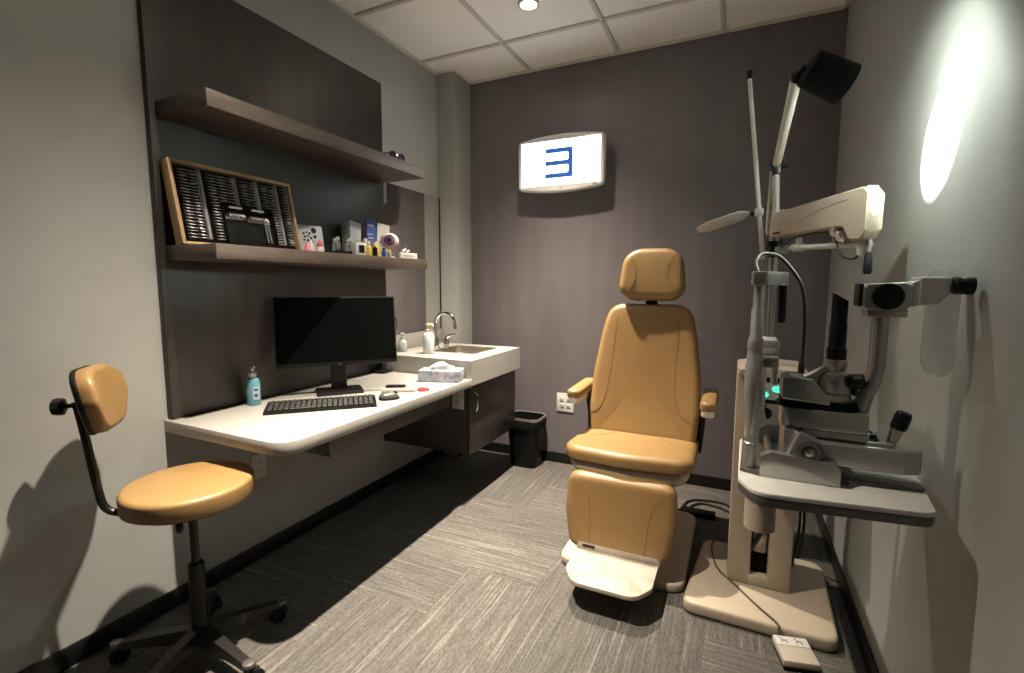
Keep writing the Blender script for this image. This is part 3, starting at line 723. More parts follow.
# backrest
BX = CX+.010
Bo = Vector((BX, 2.505, .515)); rc = math.radians(10)
def backmap(u, v, w):      # v up, w to the front
    wing = .055*(abs(u)/.28)**2.2*max(0., 1-max(0, v-.1)/.75)
    ww = w+wing-.010*math.sin(min(1, v/.66)*PI)
    return (Bo.x+u, Bo.y+v*math.sin(rc)-ww*math.cos(rc), Bo.z+v*math.cos(rc)+ww*math.sin(rc))
bout = rpoly([(-.258, -.04), (.258, -.04), (.270, .13), (.266, .30), (.240, .50), (.205, .672), (-.205, .672), (-.240, .50), (-.266, .30), (-.270, .13)], [.05, .05, .15, .2, .2, .11, .11, .2, .2, .15], 6)
g = G(); g.cushion(bout, .085, .035, .006, backmap, True, seams=[[(-.155, .60), (-.168, .42), (-.185, .22), (-.215, .12), (-.27, .085)], [(.155, .60), (.150, .42), (.150, .22), (.185, .12), (.262, .075)]]); obj('backrest', g, LM, t)
g = G(); g.cushion([(a*.95, .01+b_*.96) for a, b_ in bout], .05, .03, 0, lambda u, v, w: backmap(u, v, -w)); obj('back_shell', g, M['chairgrey'], t)
# headrest
Ho = Vector((CX+.020, 2.592, 1.206)); hr = math.radians(8)
def headmap(u, v, w):
    ww = w+.022*(abs(u)/.16)**2
    return (Ho.x+u, Ho.y+v*math.sin(hr)-ww*math.cos(hr), Ho.z+v*math.cos(hr)+ww*math.sin(hr))
hout = rpoly([(a*.975, b_*.975) for a, b_ in [(-.170, .04), (-.12, -.008), (.12, -.008), (.170, .04), (.152, .215), (.09, .266), (-.09, .266), (-.152, .215)]], [.08, .09, .09, .08, .10, .12, .12, .10], 7)
g = G(); g.cushion(hout, .085, .035, .006, headmap, True, seams=[[(-.115, .23), (-.082, .16), (-.082, .09), (-.12, .025)], [(.115, .23), (.082, .16), (.082, .09), (.12, .025)]]); obj('headrest', g, LM, t)
obj('headrest_post', G().box((CX-.02, 2.60, 1.08), (CX+.04, 2.622, 1.32), .005), M['black'], t)
# armrests
for sgn in (-1, 1):
    x = CX+.006+sgn*.316
    g = G(); g.cushion(rrect(.070, .34, .032, 6), .044, .018, .003, lambda u, v, w: (x+u+.0*v, 2.445+v, .718+w+.02*v)); p = obj('armrest', g, LM, t)
    obj('arm_cap', G().prism(rrect(.056, .325, .026, 5, x, 2.440), .688, .724, .006), M['pale'], p)
    g = G(); g.loft([[(x-sgn*.03+a, 2.52+b_, .71) for a, b_ in rrect(.03, .14, .012)], [(x-sgn*.035+a, 2.54+b_, .60) for a, b_ in rrect(.03, .11, .012)], [(x-sgn*.045+a, 2.52+b_, .46) for a, b_ in rrect(.03, .10, .012)]]); obj('arm_support', g, M['blackmetal'], t)
# legrest
la = math.radians(9)
Lo = Vector((CX-.003, 2.075, .445))
def legmap(u, v, w):   # v down, w to the front
    return (Lo.x+u, Lo.y-v*math.sin(la)-w*math.cos(la), Lo.z-v*math.cos(la)+w*math.sin(la))
lout = rpoly([(-.232, .0), (.232, .0), (.242, .17), (.212, .338), (-.212, .338), (-.242, .17)], [.06, .06, .25, .06, .06, .25], 7)
g = G(); g.cushion(lout, .075, .035, .004, legmap, True, seams=[[(-.205, .03), (-.135, .10), (-.118, .20), (-.115, .312)], [(.205, .03), (.150, .10), (.128, .20), (.120, .312)]]); obj('legrest', g, LM, t)
obj('legrest_back', G().obox((CX, 2.085, .28), (.34, .03, .28), Matrix.Rotation(la, 3, 'X').transposed() if False else Matrix.Rotation(-la, 3, 'X'), .006), M['chairgrey'], t)
# footplate
fx = CX+.003; FZ = .108
g = G(); g.prism(rpoly([(fx-.174, 1.965), (fx-.174, 1.79), (fx-.125, 1.705), (fx+.125, 1.705), (fx+.174, 1.79), (fx+.174, 1.965)], [.005, .05, .07, .07, .05, .005], 6), FZ, FZ+.020, .005, 2)
g.box((fx-.172, 1.952, FZ+.010), (fx+.172, 1.966, FZ+.050), .004); fp = obj('footplate', g, M['foot'], t)
obj('nameplate', G().box((fx-.150, 1.9495, FZ+.030), (fx-.095, 1.9525, FZ+.042), .001), M['blackmetal'], fp)
for sgn in (-1, 1):
    g = G(); g.box((fx+sgn*.172-.006, 1.955, FZ+.012), (fx+sgn*.172+.006, 1.985, FZ+.052), .003); g.cyl((fx+sgn*.164, 1.962, FZ+.046), (fx+sgn*.183, 1.962, FZ+.046), .007, 14); obj('hinge', g, M['silverlt'], fp)

# ------------------------------------------------------------------ stool
sc = Vector((-1.630, .940)); dr = Vector((-.68, -.735)); dr.normalize(); pd = Vector((-dr.y, dr.x))
t = thing('rolling_stool', 'tan round rolling stool with small backrest beside the left wall', 'stool', (sc.x, sc.y, 0))
ZT = .570
g = G(); g.cushion(ellipse(.191, .191, 40), .064, .015, .005, lambda u, v, w: (sc.x+u, sc.y+v, ZT+w)); obj('seat', g, LM, t)
g = G(); g.prism(ellipse(.165, .165, 32, sc.x, sc.y), ZT-.012, ZT+.002, .003); g.box((sc.x-.06, sc.y-.06, ZT-.035), (sc.x+.06, sc.y+.06, ZT-.01), .004); obj('seat_pan', g, M['black'], t)
def sp3(r, s, z): return (sc.x+dr.x*r+pd.x*s, sc.y+dr.y*r+pd.y*s, z)
g = G(); g.tube(resample([sp3(.05, 0, ZT-.02), sp3(.17, 0, ZT-.018), sp3(.228, 0, ZT+.005), sp3(.246, 0, ZT+.08), sp3(.265, 0, ZT+.25), sp3(.278, 0, ZT+.355)], 6), .0115, 10); obj('back_bar', g, M['blackmetal'], t)
bz = .925
tilt_b = math.radians(10)
def sbmap(u, v, w):     # u sideways, v up, w towards the seat
    curve = .030*(u/.14)**2
    r = .244+v*math.sin(tilt_b)-(w+curve)*math.cos(tilt_b)
    return sp3(r, u, bz+v*math.cos(tilt_b)+(w+curve)*math.sin(tilt_b))
bo = rpoly([(-.124, .0), (-.075, -.098), (.075, -.098), (.124, .0), (.115, .075), (.055, .105), (-.055, .105), (-.115, .075)], [.06, .07, .07, .06, .07, .08, .08, .07], 6)
g = G(); g.cushion(bo, .048, .020, .004, sbmap); obj('backrest', g, LM, t)
g = G(); g.cushion(bo, .016, .008, 0, lambda u, v, w: sbmap(u*1.02, v*1.02, .006-w)); obj('backrest_shell', g, M['black'], t)
g = G(); a, b_ = Vector(sp3(.255, 0, bz-.01)), Vector(sp3(.345, 0, bz-.012))
g.cyl(a, a+(b_-a)*.6, .007); dd = (b_-a).normalized(); kc_ = a+(b_-a)*.55
g.lathe([(.016, 0), (.026, .004), (.027, .016), (.025, .028), (.014, .034)], kc_, dd, 8); obj('knob', g, M['black'], t)
g = G(); g.cyl((sc.x, sc.y, .30), (sc.x, sc.y, ZT-.02), .0135); obj('gas_lift', g, M['blackmetal'], t)
g = G(); g.lathe([(.034, .065), (.030, .10), (.025, .12), (.025, .34), (.021, .345)], (sc.x, sc.y, 0)); obj('column', g, M['black'], t)
g = G(); q = sp3(-.0, -.06, ZT-.03); e_ = sp3(.045, -.085, ZT-.10)
lv = lambda q, z: (sc.x-.5*q, sc.y-.86*q, z); g.tube(resample([lv(.01, ZT-.03), lv(.03, ZT-.035), lv(.036, ZT-.07)], 5), .005, 8); g.ball(lv(.038, ZT-.092), .012, (1, 1, 1.7)); obj('lever', g, M['black'], t)
for k in range(5):
    an = math.radians(-3+72*k)
    dx, dy = math.cos(an), math.sin(an); R5 = .265
    def sec(r, w_, z0, z1): return [(sc.x+dx*r-dy*s*w_, sc.y+dy*r+dx*s*w_, z) for s, z in ((-1, z0), (1, z0), (.8, z1), (-.8, z1))]
    g = G(); g.loft([sec(.02, .024, .062, .112), sec(.10, .022, .064, .104), sec(.20, .018, .062, .088), sec(R5, .017, .058, .078)]); lg = obj('leg', g, M['blackmetal'], t)
    g = G(); c = (sc.x+dx*R5, sc.y+dy*R5)
    g.lathe([(.020, .070), (.019, .080), (.010, .083)], (*c, 0), n=14); obj('leg_cap', g, M['silverdk'], lg)
    ca = an+1.1*k
    g = G(); sx, sy = math.cos(ca), math.sin(ca)
    g.cyl((*c, .045), (*c, .062), .008, 10)
    for s in (-1, 1): g.cyl((c[0]+sx*.006*s-sy*.012, c[1]+sy*.006*s+sx*.012, .0255), (c[0]+sx*.020*s-sy*.012, c[1]+sy*.020*s+sx*.012, .0255), .025, 18, .003)
    g.obox((c[0]-sy*.012, c[1]+sx*.012, .042), (.018, .036, .018), rz(ca), .004); obj('caster', g, M['black'], lg)

# ------------------------------------------------------------------ instrument stand
SX0, SX1, SY0, SY1 = .008, .240, 2.10, 2.36
t = thing('instrument_stand', 'beige refraction instrument stand with black lamp and arm by right wall', 'instrument stand', (.12, 2.15, 0))
g = G(); g.prism(rpoly([(-.150, 1.885), (.375, 1.875), (.392, 2.415), (-.100, 2.43)], [.05, .05, .07, .07], 6), 0, .055, .016, 3); obj('base_plate', g, M['beige'], t)
g = G()
g.box((SX0, SY0, .055), (.094, SY1, .955), .008); g.box((.156, SY0, .055), (SX1, SY1, .66), .008); g.box((.090, SY0+.055, .055), (.160, SY1, .70), .002)
g.box((.086, SY0, .055), (.165, SY1, .100), .004); g.box((.086, SY0+.03, .62), (SX1, SY1, .945), .008)
obj('column', g, M['beige'], t)
g = G(); g.box((.095, SY0+.035, .10), (.155, SY0+.058, .18), .002); obj('vent', g, M['matte'], t)
g = G(); g.box((.098, SY0+.02, .19), (.150, SY0+.056, .28), .010); g.cyl((.124, SY0+.03, .28), (.124, SY0+.03, .40), .020, 14); obj('plug_holder', g, M['chairgrey'], t)
g = G(); g.tube(resample([(.098, SY0+.02, .215), (.112, SY0-.005, .26), (.135, SY0-.005, .325), (.148, SY0+.01, .345)], 5), .009, 8); obj('plug', g, M['black'], t)
# control head with buttons
g = G(); g.prism(rpoly([(SX0+.004, .94), (.02, .955), (.09, .968), (.24, .962), (.262, .945), (.262, .93), (SX0+.004, .93)], .006), SY0-.03, SY1, .004, 2, 'y'); obj('top_cap', g, M['chairgrey'], t)
g = G(); g.box((.070, SY0-.022, .712), (.250, SY0+.03, .93), .004); cp = obj('control_panel', g, M['matte'], t)
g = G(); g.box((.080, SY0-.025, .842), (.240, SY0-.021, .908), .001); kp = obj('keypad', g, M['panelgrey'], cp)
obj('lit_button', G().prism(ellipse(.017, .012, 16, .105, .862), SY0-.0275, SY0-.0245, 0, 1, 'y'), M['green'], kp)
obj('lit_button', G().prism(ellipse(.018, .013, 16, .150, .886), SY0-.0275, SY0-.0245, 0, 1, 'y'), M['green'], kp)
for (a, b_) in ((.105, .892), (.150, .856), (.190, .872)): obj('button', G().prism(ellipse(.007, .006, 12, a, b_), SY0-.027, SY0-.0245, 0, 1, 'y'), M['white'], kp)
g = G(); g.box((.076, SY0-.025, .740), (.245, SY0-.021, .826), .001); sk = obj('socket_plate', g, M['silver'], cp)
g = G(); g.cyl((.113, SY0-.028, .788), (.113, SY0-.023, .788), .024, 20); g.cyl((.113, SY0-.027, .819), (.113, SY0-.023, .819), .005, 10); obj('socket', g, M['matte'], sk)
# main pole
PXx, PYy = .118, 2.21
g = G(); g.cyl((PXx, PYy, .96), (PXx, PYy, 1.52), .017, 20); obj('pole', g, M['steel'], t)
g = G(); g.cyl((PXx, PYy, 1.495), (PXx, PYy, 1.575), .034, 24, .004); g.cyl((PXx, PYy, 1.485), (PXx, PYy, 1.499), .031, 24); obj('swivel_collar', g, M['beige'], t)
# phoropter arm: box from the collar towards the room and the wall
A0, A1 = Vector((.128, 2.185, 0)), Vector((.345, 1.725, 0)); da = (A1-A0).normalized(); pa = Vector((-da.y, da.x, 0))
if pa.x < 0: pa = -pa
def armp(s, w, z): v = A0+da*s+pa*w; return (v.x, v.y, z)
LA = (A1-A0).length
zz = lambda s, a0, a1: a0+(a1-a0)*s/LA
g = G()
prof = [(0, 1.470, 1.553), (.02, 1.468, 1.562), (LA-.10, 1.462, 1.568), (LA-.085, 1.456, 1.569), (LA-.06, 1.420, 1.569), (LA-.02, 1.414, 1.569), (LA-.006, 1.418, 1.566), (LA+.008, 1.438, 1.552)]
g.loft([[armp(s, -.034, z0+.006), armp(s, -.026, z0), armp(s, .006, z0), armp(s, .016, z0+.008), armp(s, .016, z1-.008), armp(s, .006, z1), armp(s, -.026, z1), armp(s, -.034, z1-.006)] for s, z0, z1 in prof])
arm = obj('phoropter_arm', g, M['beige'], t)
g = G(); g.tube(resample([armp(.10, -.0345, 1.485), armp(.22, -.0345, 1.515), armp(.34, -.0345, 1.535), armp(LA-.07, -.0345, 1.542)], 6), .0012, 6); obj('groove', g, M['chairgrey'], arm)
g = G(); g.obox(armp(.05, -.0345, 1.482), (.0015, .05, .008), rz(math.atan2(da.y, da.x)-PI/2)); obj('nameplate', g, M['blackmetal'], arm)
g = G(); g.cyl(armp(LA-.002, -.008, 1.49), armp(LA+.0095, -.008, 1.49), .012, 18); obj('end_cap', g, M['silver'], arm)
g = G(); g.obox(armp(LA-.012, -.008, 1.567), (.034, .012, .006), rz(math.atan2(pa.y, pa.x)), .001); obj('top_slot', g, M['blackmetal'], arm)
g = G()
for s, z, r in ((LA-.135, 1.455, .018), (LA-.105, 1.436, .020)): g.lathe([(r*.6, -.02), (r, -.014), (r, .014), (r*.6, .02)], armp(s, -.015, z), (pa.x, pa.y, .3), 10)
obj('lock_knob', g, M['steel'], arm)
g = G(); g.box(tuple(Vector(armp(LA-.035, -.01, 1.372))-Vector((.010, .010, 0))), tuple(Vector(armp(LA-.035, -.01, 1.425))+Vector((.010, .010, 0))), .002); g.cyl(armp(LA-.012, -.002, 1.37), armp(LA-.012, -.002, 1.42), .005, 10); obj('hanger', g, M['silverlt'], arm)
g = G(); g.lathe([(.009, 0), (.012, .01), (.010, .055), (.006, .065)], Vector(armp(LA-.012, -.002, 1.316)), (0, 0, 1), 14); obj('hanging_knob', g, M['black'], arm)
# near rod holder under the arm
g = G(); g.obox((.150, 2.115, 1.418), (.105, .024, .028), rz(math.atan2(da.y, da.x)), .003); obj('tool_sleeve', g, M['greentag'], t)
g = G(); B0, B1 = Vector((.170, 2.075, 1.420)), Vector((.342, 1.745, 1.406))
g.cyl(B0, B0+(B1-B0)*.16, .013, 16, .002); g.cyl(B0+(B1-B0)*.15, B1, .010, 16); g.cyl(B0+(B1-B0)*.10-Vector((0, 0, 0)), B0+(B1-B0)*.10+Vector((0, 0, .034)), .010, 12, .002); obj('horizontal_rod', g, M['silverlt'], t)
g = G(); g.cyl((PXx, PYy, 1.43), (PXx, PYy, 1.455), .030, 14, .003); g.cyl((PXx, PYy-.02, 1.395), (PXx, PYy-.02, 1.435), .022, 14, .002); obj('pole_clamp', g, M['black'], t)
g = G()
g.tube(resample([armp(.02, 0, 1.47), armp(.06, -.02, 1.425), armp(.12, -.02, 1.45), armp(.24, -.01, 1.462), armp(.36, -.02, 1.44), armp(.42, -.03, 1.375), armp(.47, -.02, 1.365), armp(.46, -.01, 1.41)], 7), .0035, 8); obj('arm_cable', g, M['wire'], t)
# exam lamp on its own jointed arm
E0, E1 = Vector((.106, 2.13, 1.735)), Vector((.112, 1.54, 1.836))
g = G(); g.cyl((.118, 2.165, 1.50), E0-Vector((0, 0, .02)), .0125, 14); g.cyl((.090, 2.19, 1.50), (.092, 2.16, 1.72), .006, 10); lamp = obj('lamp_post', g, M['pale'], t)
g = G(); g.cyl(E0+Vector((-.02, 0, 0)), E0+Vector((.02, 0, 0)), .019, 16, .002); g.box(tuple(E0-Vector((.014, .016, .035))), tuple(E0+Vector((.014, .016, .03))), .003); g.cyl(E0+Vector((.018, 0, -.004)), E0+Vector((.036, 0, -.004)), .008, 10); obj('lamp_elbow', g, M['black'], t)
g = G(); q = (E1-E0).normalized(); g.tube([E0+q*.02, E1-q*.015], [.0125, .0125], 12, sx=1.15); obj('lamp_arm', g, M['pale'], t)
Ax = Vector((.82, .27, -.41)).normalized()
Lb = Vector((.140, 1.52, 1.842))
g = G(); g.lathe([(.020, -.012), (.043, -.006), (.046, .0), (.0495, .100), (.0483, .100), (.0447, .004), (.03, .003), (.02, .002)], Lb, Ax, 32); shade = obj('lamp_shade', g, M['matte'], t)
g = G(); g.cyl(E1+Vector((-.006, 0, -.012)), Lb+Ax*.004+Vector((-.01, 0, .01)), .014, 12, .002); g.ball(E1, .017); obj('lamp_joint', g, M['black'], t)
g = G(); g.lathe([(.012, .004), (.014, .02), (.020, .038), (.022, .048), (.017, .062), (.006, .068)], Lb, Ax, 18); obj('bulb', g, M['lampbulb'], shade)
COOL = (.90, 1., .90)
LP = Lb+Ax*.076
spot('lamp_beam', LP, LP+Ax, 900, 45, .35, .012, COOL)
l = bpy.data.lights.new('lamp_spill', 'POINT'); l.energy = 6.5; l.shadow_soft_size = .012; l.color = COOL
o = bpy.data.objects.new('lamp_spill', l); COL.objects.link(o); o.location = Lb+Ax*.072
# near point rod and card
R0, R1 = Vector((.078, 2.14, 1.385)), Vector((-.002, 2.06, 2.045))
g = G(); g.tube([R0, R0+(R1-R0)*.5, R1], [.0085, .0085, .0075], 10); obj('near_point_rod', g, M['pale'], t)
g = G(); g.tube([R1-(R1-R0).normalized()*.005, R1+(R1-R0).normalized()*.022], .0095, 10); obj('rod_tip', g, M['black'], t)
Rk0 = R0+(R1-R0)*.27
g = G(); g.box(tuple(Rk0-Vector((.016, .014, .014))), tuple(Rk0+Vector((.014, .014, .014))), .003); cc = obj('card_clip', g, M['silverlt'], t)
g = G(); g.obox(Rk0-Vector((.030, .0, .004)), (.030, .012, .014), Matrix.Rotation(.25, 3, 'Y'), .002); obj('clip_jaw', g, M['black'], cc)
Rcd = Matrix.Rotation(-.30, 3, 'Y') @ Matrix.Rotation(-.14, 3, 'X')
g = G().at(Matrix.Translation(Rk0+Vector((-.125, -.02, -.032))) @ Rcd.to_4x4()); g.prism(rpoly([(.095, -.018), (.095, .018), (.06, .07), (-.06, .07), (-.10, .03), (-.10, -.03), (-.06, -.07), (.06, -.07)], .02, 4), -.003, .003, .001); obj('near_card', g, M['white'], t)
# table carried by the stand
ZTb = .830
tp = rpoly([(.018, 1.225), (.050, 1.148), (.380, 1.190), (.425, 1.56), (.022, 1.56)], [.02, .05, .035, .03, .03], 6)
g = G(); g.prism(tp, ZTb-.012, ZTb, .003, 2); tb = obj('table_top', g, M['tabletop'], t)
g = G(); g.prism([(p[0]+.0, p[1]) for p in tp], ZTb-.034, ZTb-.012, .006, 2); obj('table_edge', g, M['silverdk'], tb)
g = G(); g.cyl((.078, 1.40, .640), (.078, 1.40, ZTb-.034), .038, 24, .004); g.box((.045, 1.40, .665), (.111, 2.12, .735), .008); obj('table_arm', g, M['beige'], t)

# ------------------------------------------------------------------ slit lamp microscope on the table
YS = 1.345
t = thing('slit_lamp', 'grey slit lamp microscope with joystick and chin rest on the table', 'microscope', (.2, YS, ZTb))
SL = M['silver']; SD = M['silverdk']
# chin rest frame
g = G()
yp = 1.292; xp = .042
def post(x, y, k=1.):
    g = G(); g.lathe([(.0150, 0), (.0150, .068), (.0115, .071), (.0115, .105), (.0135, .108), (.0140, .140), (.0190, .185), (.0200, .200), (.0200, .262), (.0175, .266), (.0180, .285), (.0165, .288), (.0165, .300), (.0180, .303), (.0165, .325), (.0140, .329), (.0130, .395), (.0105, .399), (.0100, .455)], (x, y, ZTb)); return g
obj('chin_rest_post', post(xp, yp), M['satin'], t)
g = G(); g.cyl((xp+.028, 1.53, ZTb), (xp+.028, 1.53, ZTb+.455), .009, 14); g.lathe([(.016, 0), (.016, .08), (.012, .09), (.012, .27), (.009, .28)], (xp+.028, 1.53, ZTb)); obj('chin_rest_post', g, SL, t)
g = G(); g.prism(rpoly([(xp-.020, yp-.022), (xp+.016, yp-.022), (xp+.070, 1.40), (xp+.062, 1.552), (xp+.018, 1.552), (xp+.030, 1.43)], [.010, .012, .03, .012, .012, .02], 5), 1.283, 1.316, .004, 2); obj('forehead_frame', g, SL, t)
g = G(); g.prism(rrect(.020, .030, .008, 4, xp+.055, 1.36), 1.19, 1.285, .006); g.prism(ellipse(.026, .046, 20, 1.40, 1.235), xp+.050, xp+.068, .004, 2, 'x'); obj('forehead_pad', g, M['black'], t)
g = G(); g.cyl((xp+.05, 1.39, 1.03), (xp+.05, 1.39, 1.14), .008, 12); g.box((xp-.005, 1.345, 1.112), (xp+.050, 1.435, 1.130), .004); g.prism(rpoly([(1.345, 1.128), (1.435, 1.128), (1.435, 1.150), (1.41, 1.138), (1.37, 1.138), (1.345, 1.150)], .004), xp+.0, xp+.052, .004, 2, 'x'); obj('chin_rest', g, M['silverlt'], t)
g = G(); g.box((xp+.005, yp, 1.085), (xp+.052, 1.40, 1.110), .004); obj('chin_rest_arm', g, SL, t)
# rail covers
g = G(); g.prism(rpoly([(.064, ZTb+.001), (.226, ZTb+.001), (.226, .868), (.215, .884), (.085, .892), (.064, .880)], [.002, .002, .012, .014, .014, .012], 5), 1.252, 1.278, .005, 2, 'y'); obj('rail_cover', g, SL, t)
g = G(); g.prism(rpoly([(.070, ZTb+.012), (.165, ZTb+.012), (.165, .886), (.155, .893), (.085, .893), (.070, .882)], [.002, .002, .012, .014, .014, .012], 5), 1.500, 1.530, .005, 2, 'y'); obj('rail_cover', g, SD, t)
g = G(); g.prism(rpoly([(.022, 1.268), (.062, 1.254), (.245, 1.262), (.272, 1.292), (.392, 1.305), (.392, 1.34), (.27, 1.34), (.25, 1.545), (.03, 1.545)], [.008]*9), ZTb, ZTb+.008, .002); obj('base_rail', g, SD, t)
g = G(); g.cyl((.09, 1.262, .856), (.09, 1.52, .856), .010, 14); obj('axle', g, M['steel'], t)
# cross slide base
g = G(); g.prism(rpoly([(.150, 1.278), (.350, 1.290), (.382, 1.305), (.388, 1.36), (.372, 1.405), (.150, 1.41)], [.01, .03, .02, .03, .03, .01], 5), .866, .922, .009, 3)
g.prism(rpoly([(.128, 1.30), (.330, 1.30), (.330, 1.40), (.128, 1.40)], .012), .920, .932, .003, 2)
obj('cross_slide', g, SL, t)
g = G(); g.box((.112, 1.285, .842), (.140, 1.41, .944), .006); g.obox((.150, 1.275, .905), (.046, .03, .070), Matrix.Rotation(.35, 3, 'Y'), .008); obj('slide_bracket', g, SL, t)
g = G(); g.lathe([(.024, 0), (.027, .004), (.027, .010), (.022, .013)], (.163, 1.268, .902), (0, -1, 0), 28); wh = obj('drive_wheel', g, SD, t)
g = G(); g.lathe([(.0215, .0125), (.0215, .015), (.017, .015), (.017, .0125)], (.163, 1.268, .902), (0, -1, 0), 28); g.lathe([(.009, .012), (.009, .016), (.003, .018)], (.163, 1.268, .902), (0, -1, 0), 20); obj('wheel_ring', g, M['steel'], wh)
g = G(); j0, j1 = Vector((.324, 1.320, .918)), Vector((.344, 1.312, 1.0)); jd = (j1-j0).normalized()
g.lathe([(.016, 0), (.017, .003), (.0085, .008), (.009, .014), (.0135, .044), (.0138, .048)], j0, jd, 20); js = obj('joystick', g, M['steel'], t)
g = G(); g.lathe([(.0145, .048), (.0165, .053), (.0160, .080), (.0135, .088), (.004, .091)], j0, jd, 20); obj('joystick_grip', g, M['black'], js)
g = G(); g.prism(rrect(.128, .082, .006, 3, .217, 1.345), .9425, .9455); g.prism(rrect(.150, .094, .006, 3, .228, 1.352), .9305, .9335); obj('gap_shade', g, M['matte'], t)  # thin black plates painted in as the shadow lines between the blocks
g = G(); g.cyl((.283, 1.33, .937), (.300, 1.33, .936), .007, 12, .001); obj('lock_screw', g, M['black'], t)
# rotating blocks
g = G(); g.prism(rpoly([(.105, 1.30), (.280, 1.30), (.284, 1.39), (.105, 1.39)], [.03, .008, .008, .03], 6), .944, .992, .004, 2); g.prism(rpoly([(.150, 1.30), (.284, 1.30), (.284, 1.39), (.150, 1.39)], .008), .918, .944, .003); obj('arm_base', g, SL, t)
g = G(); g.prism(rrect(.170, .084, .03, 6, .182, 1.345), .992, .999, .002); g.prism(rrect(.160, .080, .03, 6, .182, 1.345), .999, 1.012, .002); obj('swivel_plate', g, M['matte'], t)  # plate coloured black to imitate the shaded gap under the illumination arm
g = G(); g.prism(rpoly([(.104, 1.012), (.205, 1.004), (.205, 1.018), (.168, 1.062), (.122, 1.068), (.104, 1.060)], [.006, .006, .004, .03, .02, .012], 5), 1.303, 1.387, .010, 3, 'y'); obj('illumination_arm', g, SL, t)
g = G(); g.lathe([(.034, 1.003), (.036, 1.008), (.036, 1.024), (.033, 1.030), (.037, 1.034), (.037, 1.055), (.026, 1.078), (.020, 1.083), (.022, 1.090), (.025, 1.098), (.023, 1.108), (.018, 1.112)], (.215, YS, 0)); g.obox((.178, YS, 1.076), (.055, .03, .010), Matrix.Rotation(-.6, 3, 'Y'), .003); obj('illumination_head', g, M['satin'], t)
g = G(); g.lathe([(.0205, 1.110), (.0205, 1.136), (.0180, 1.138), (.0180, 1.190), (.0165, 1.193), (.0165, 1.244)], (.215, YS, 0))
ring = [(.215+.0165*math.cos(2*PI*k/24), YS+.0165*math.sin(2*PI*k/24), 0) for k in range(24)]
g.loft([[(x, y, 1.243) for x, y, z in ring], [(x, y, 1.246+max(0, (.2315-x))*.62) for x, y, z in ring]]); obj('lamp_tower', g, M['black'], t)
g = G(); g.cyl((.243, 1.325, 1.062), (.266, 1.315, 1.066), .018, 18, .004); g.cyl((.252, 1.325, 1.03), (.252, 1.325, 1.062), .006, 10); obj('slit_knob', g, M['black'], t)
# microscope arm and head
def asec(x, z, w, tn, d): 
    u = Vector((d[1], 0, -d[0]))  # perpendicular in xz
    c = Vector((x, YS, z)); out = []
    for a_, b_ in rrect(tn, w, min(tn, w)*.35, 3): out.append(c+u*a_+Vector((0, b_, 0)))
    return out
g = G(); path = [(.262, .955), (.266, .985), (.276, 1.03), (.290, 1.065), (.294, 1.10), (.294, 1.16), (.294, 1.225)]
rings = []
for i, (x, z) in enumerate(path):
    p0, p1 = path[max(i-1, 0)], path[min(i+1, len(path)-1)]; d = Vector((p1[0]-p0[0], p1[1]-p0[1])).normalized()
    rings.append(asec(x, z, .040, .030 if i > 2 else .034, d))
g.loft(rings); obj('microscope_arm', g, SL, t)
g = G(); g.box((.262, YS-.030, 1.213), (.336, YS+.030, 1.232), .004); g.prism(rpoly([(.252, 1.236), (.262, 1.228), (.330, 1.228), (.340, 1.240), (.340, 1.282), (.325, 1.290), (.262, 1.287), (.252, 1.280)], .006), YS-.036, YS+.036, .005, 2, 'y'); obj('microscope_body', g, SL, t)
g = G(); g.box((.245, YS-.028, 1.236), (.254, YS+.028, 1.288), .003); obj('objective', g, M['black'], t)
g = G(); g.lathe([(.027, 0), (.029, .003), (.029, .010), (.024, .013)], (.295, YS-.036, 1.259), (0, -1, 0), 28); obj('magnification_knob', g, M['black'], t)
g = G(); g.prism(rpoly([(.338, 1.236), (.352, 1.240), (.352, 1.296), (.338, 1.288)], .003), YS-.034, YS+.034, .004, 2, 'y'); g.prism(rpoly([(.350, 1.240), (.385, 1.243), (.398, 1.262), (.406, 1.270), (.406, 1.300), (.350, 1.302)], .006), YS-.038, YS+.038, .008, 3, 'y'); obj('prism_housing', g, M['silverlt'], t)
for s in (-1, 1):
    y = YS+s*.030
    g = G(); g.lathe([(.0165, 0), (.0165, .004), (.0185, .006), (.0185, .014), (.0165, .016), (.0175, .018), (.0190, .030), (.0190, .038), (.014, .0385)], (.401, y, 1.284), (1, 0, -.05), 22); obj('eyepiece', g, M['black'], t)
# breath shield
g = G(); shp = rpoly([(-.042, .0), (-.030, .012), (-.012, .012), (.0, -.012), (.012, .012), (.030, .012), (.042, .0), (.042, -.19), (.030, -.215), (.008, -.222), (.0, -.212), (-.008, -.222), (-.030, -.215), (-.042, -.19)], [.01, .012, .012, .012, .012, .012, .01, .02, .02, .012, .01, .012, .02, .02], 4)
g.at(Matrix.Translation((.402, YS+.006, 1.304)) @ rz(.45).to_4x4()).prism([(a_, b_) for a_, b_ in shp], -.0012, .0012, 0, 1, 'x'); obj('breath_shield', g, M['acryl'], t)
# lamp cable
g = G(); g.tube(resample([(.040, 1.30, 1.312), (.034, 1.33, 1.340), (.050, 1.38, 1.362), (.085, 1.42, 1.358), (.118, 1.43, 1.325), (.146, 1.42, 1.27), (.154, 1.41, 1.17), (.150, 1.39, 1.07)], 7), .0045, 8); g.cyl((.150, 1.388, 1.052), (.151, 1.391, 1.090), .0075, 10); obj('lamp_cable', g, M['wire'], t)

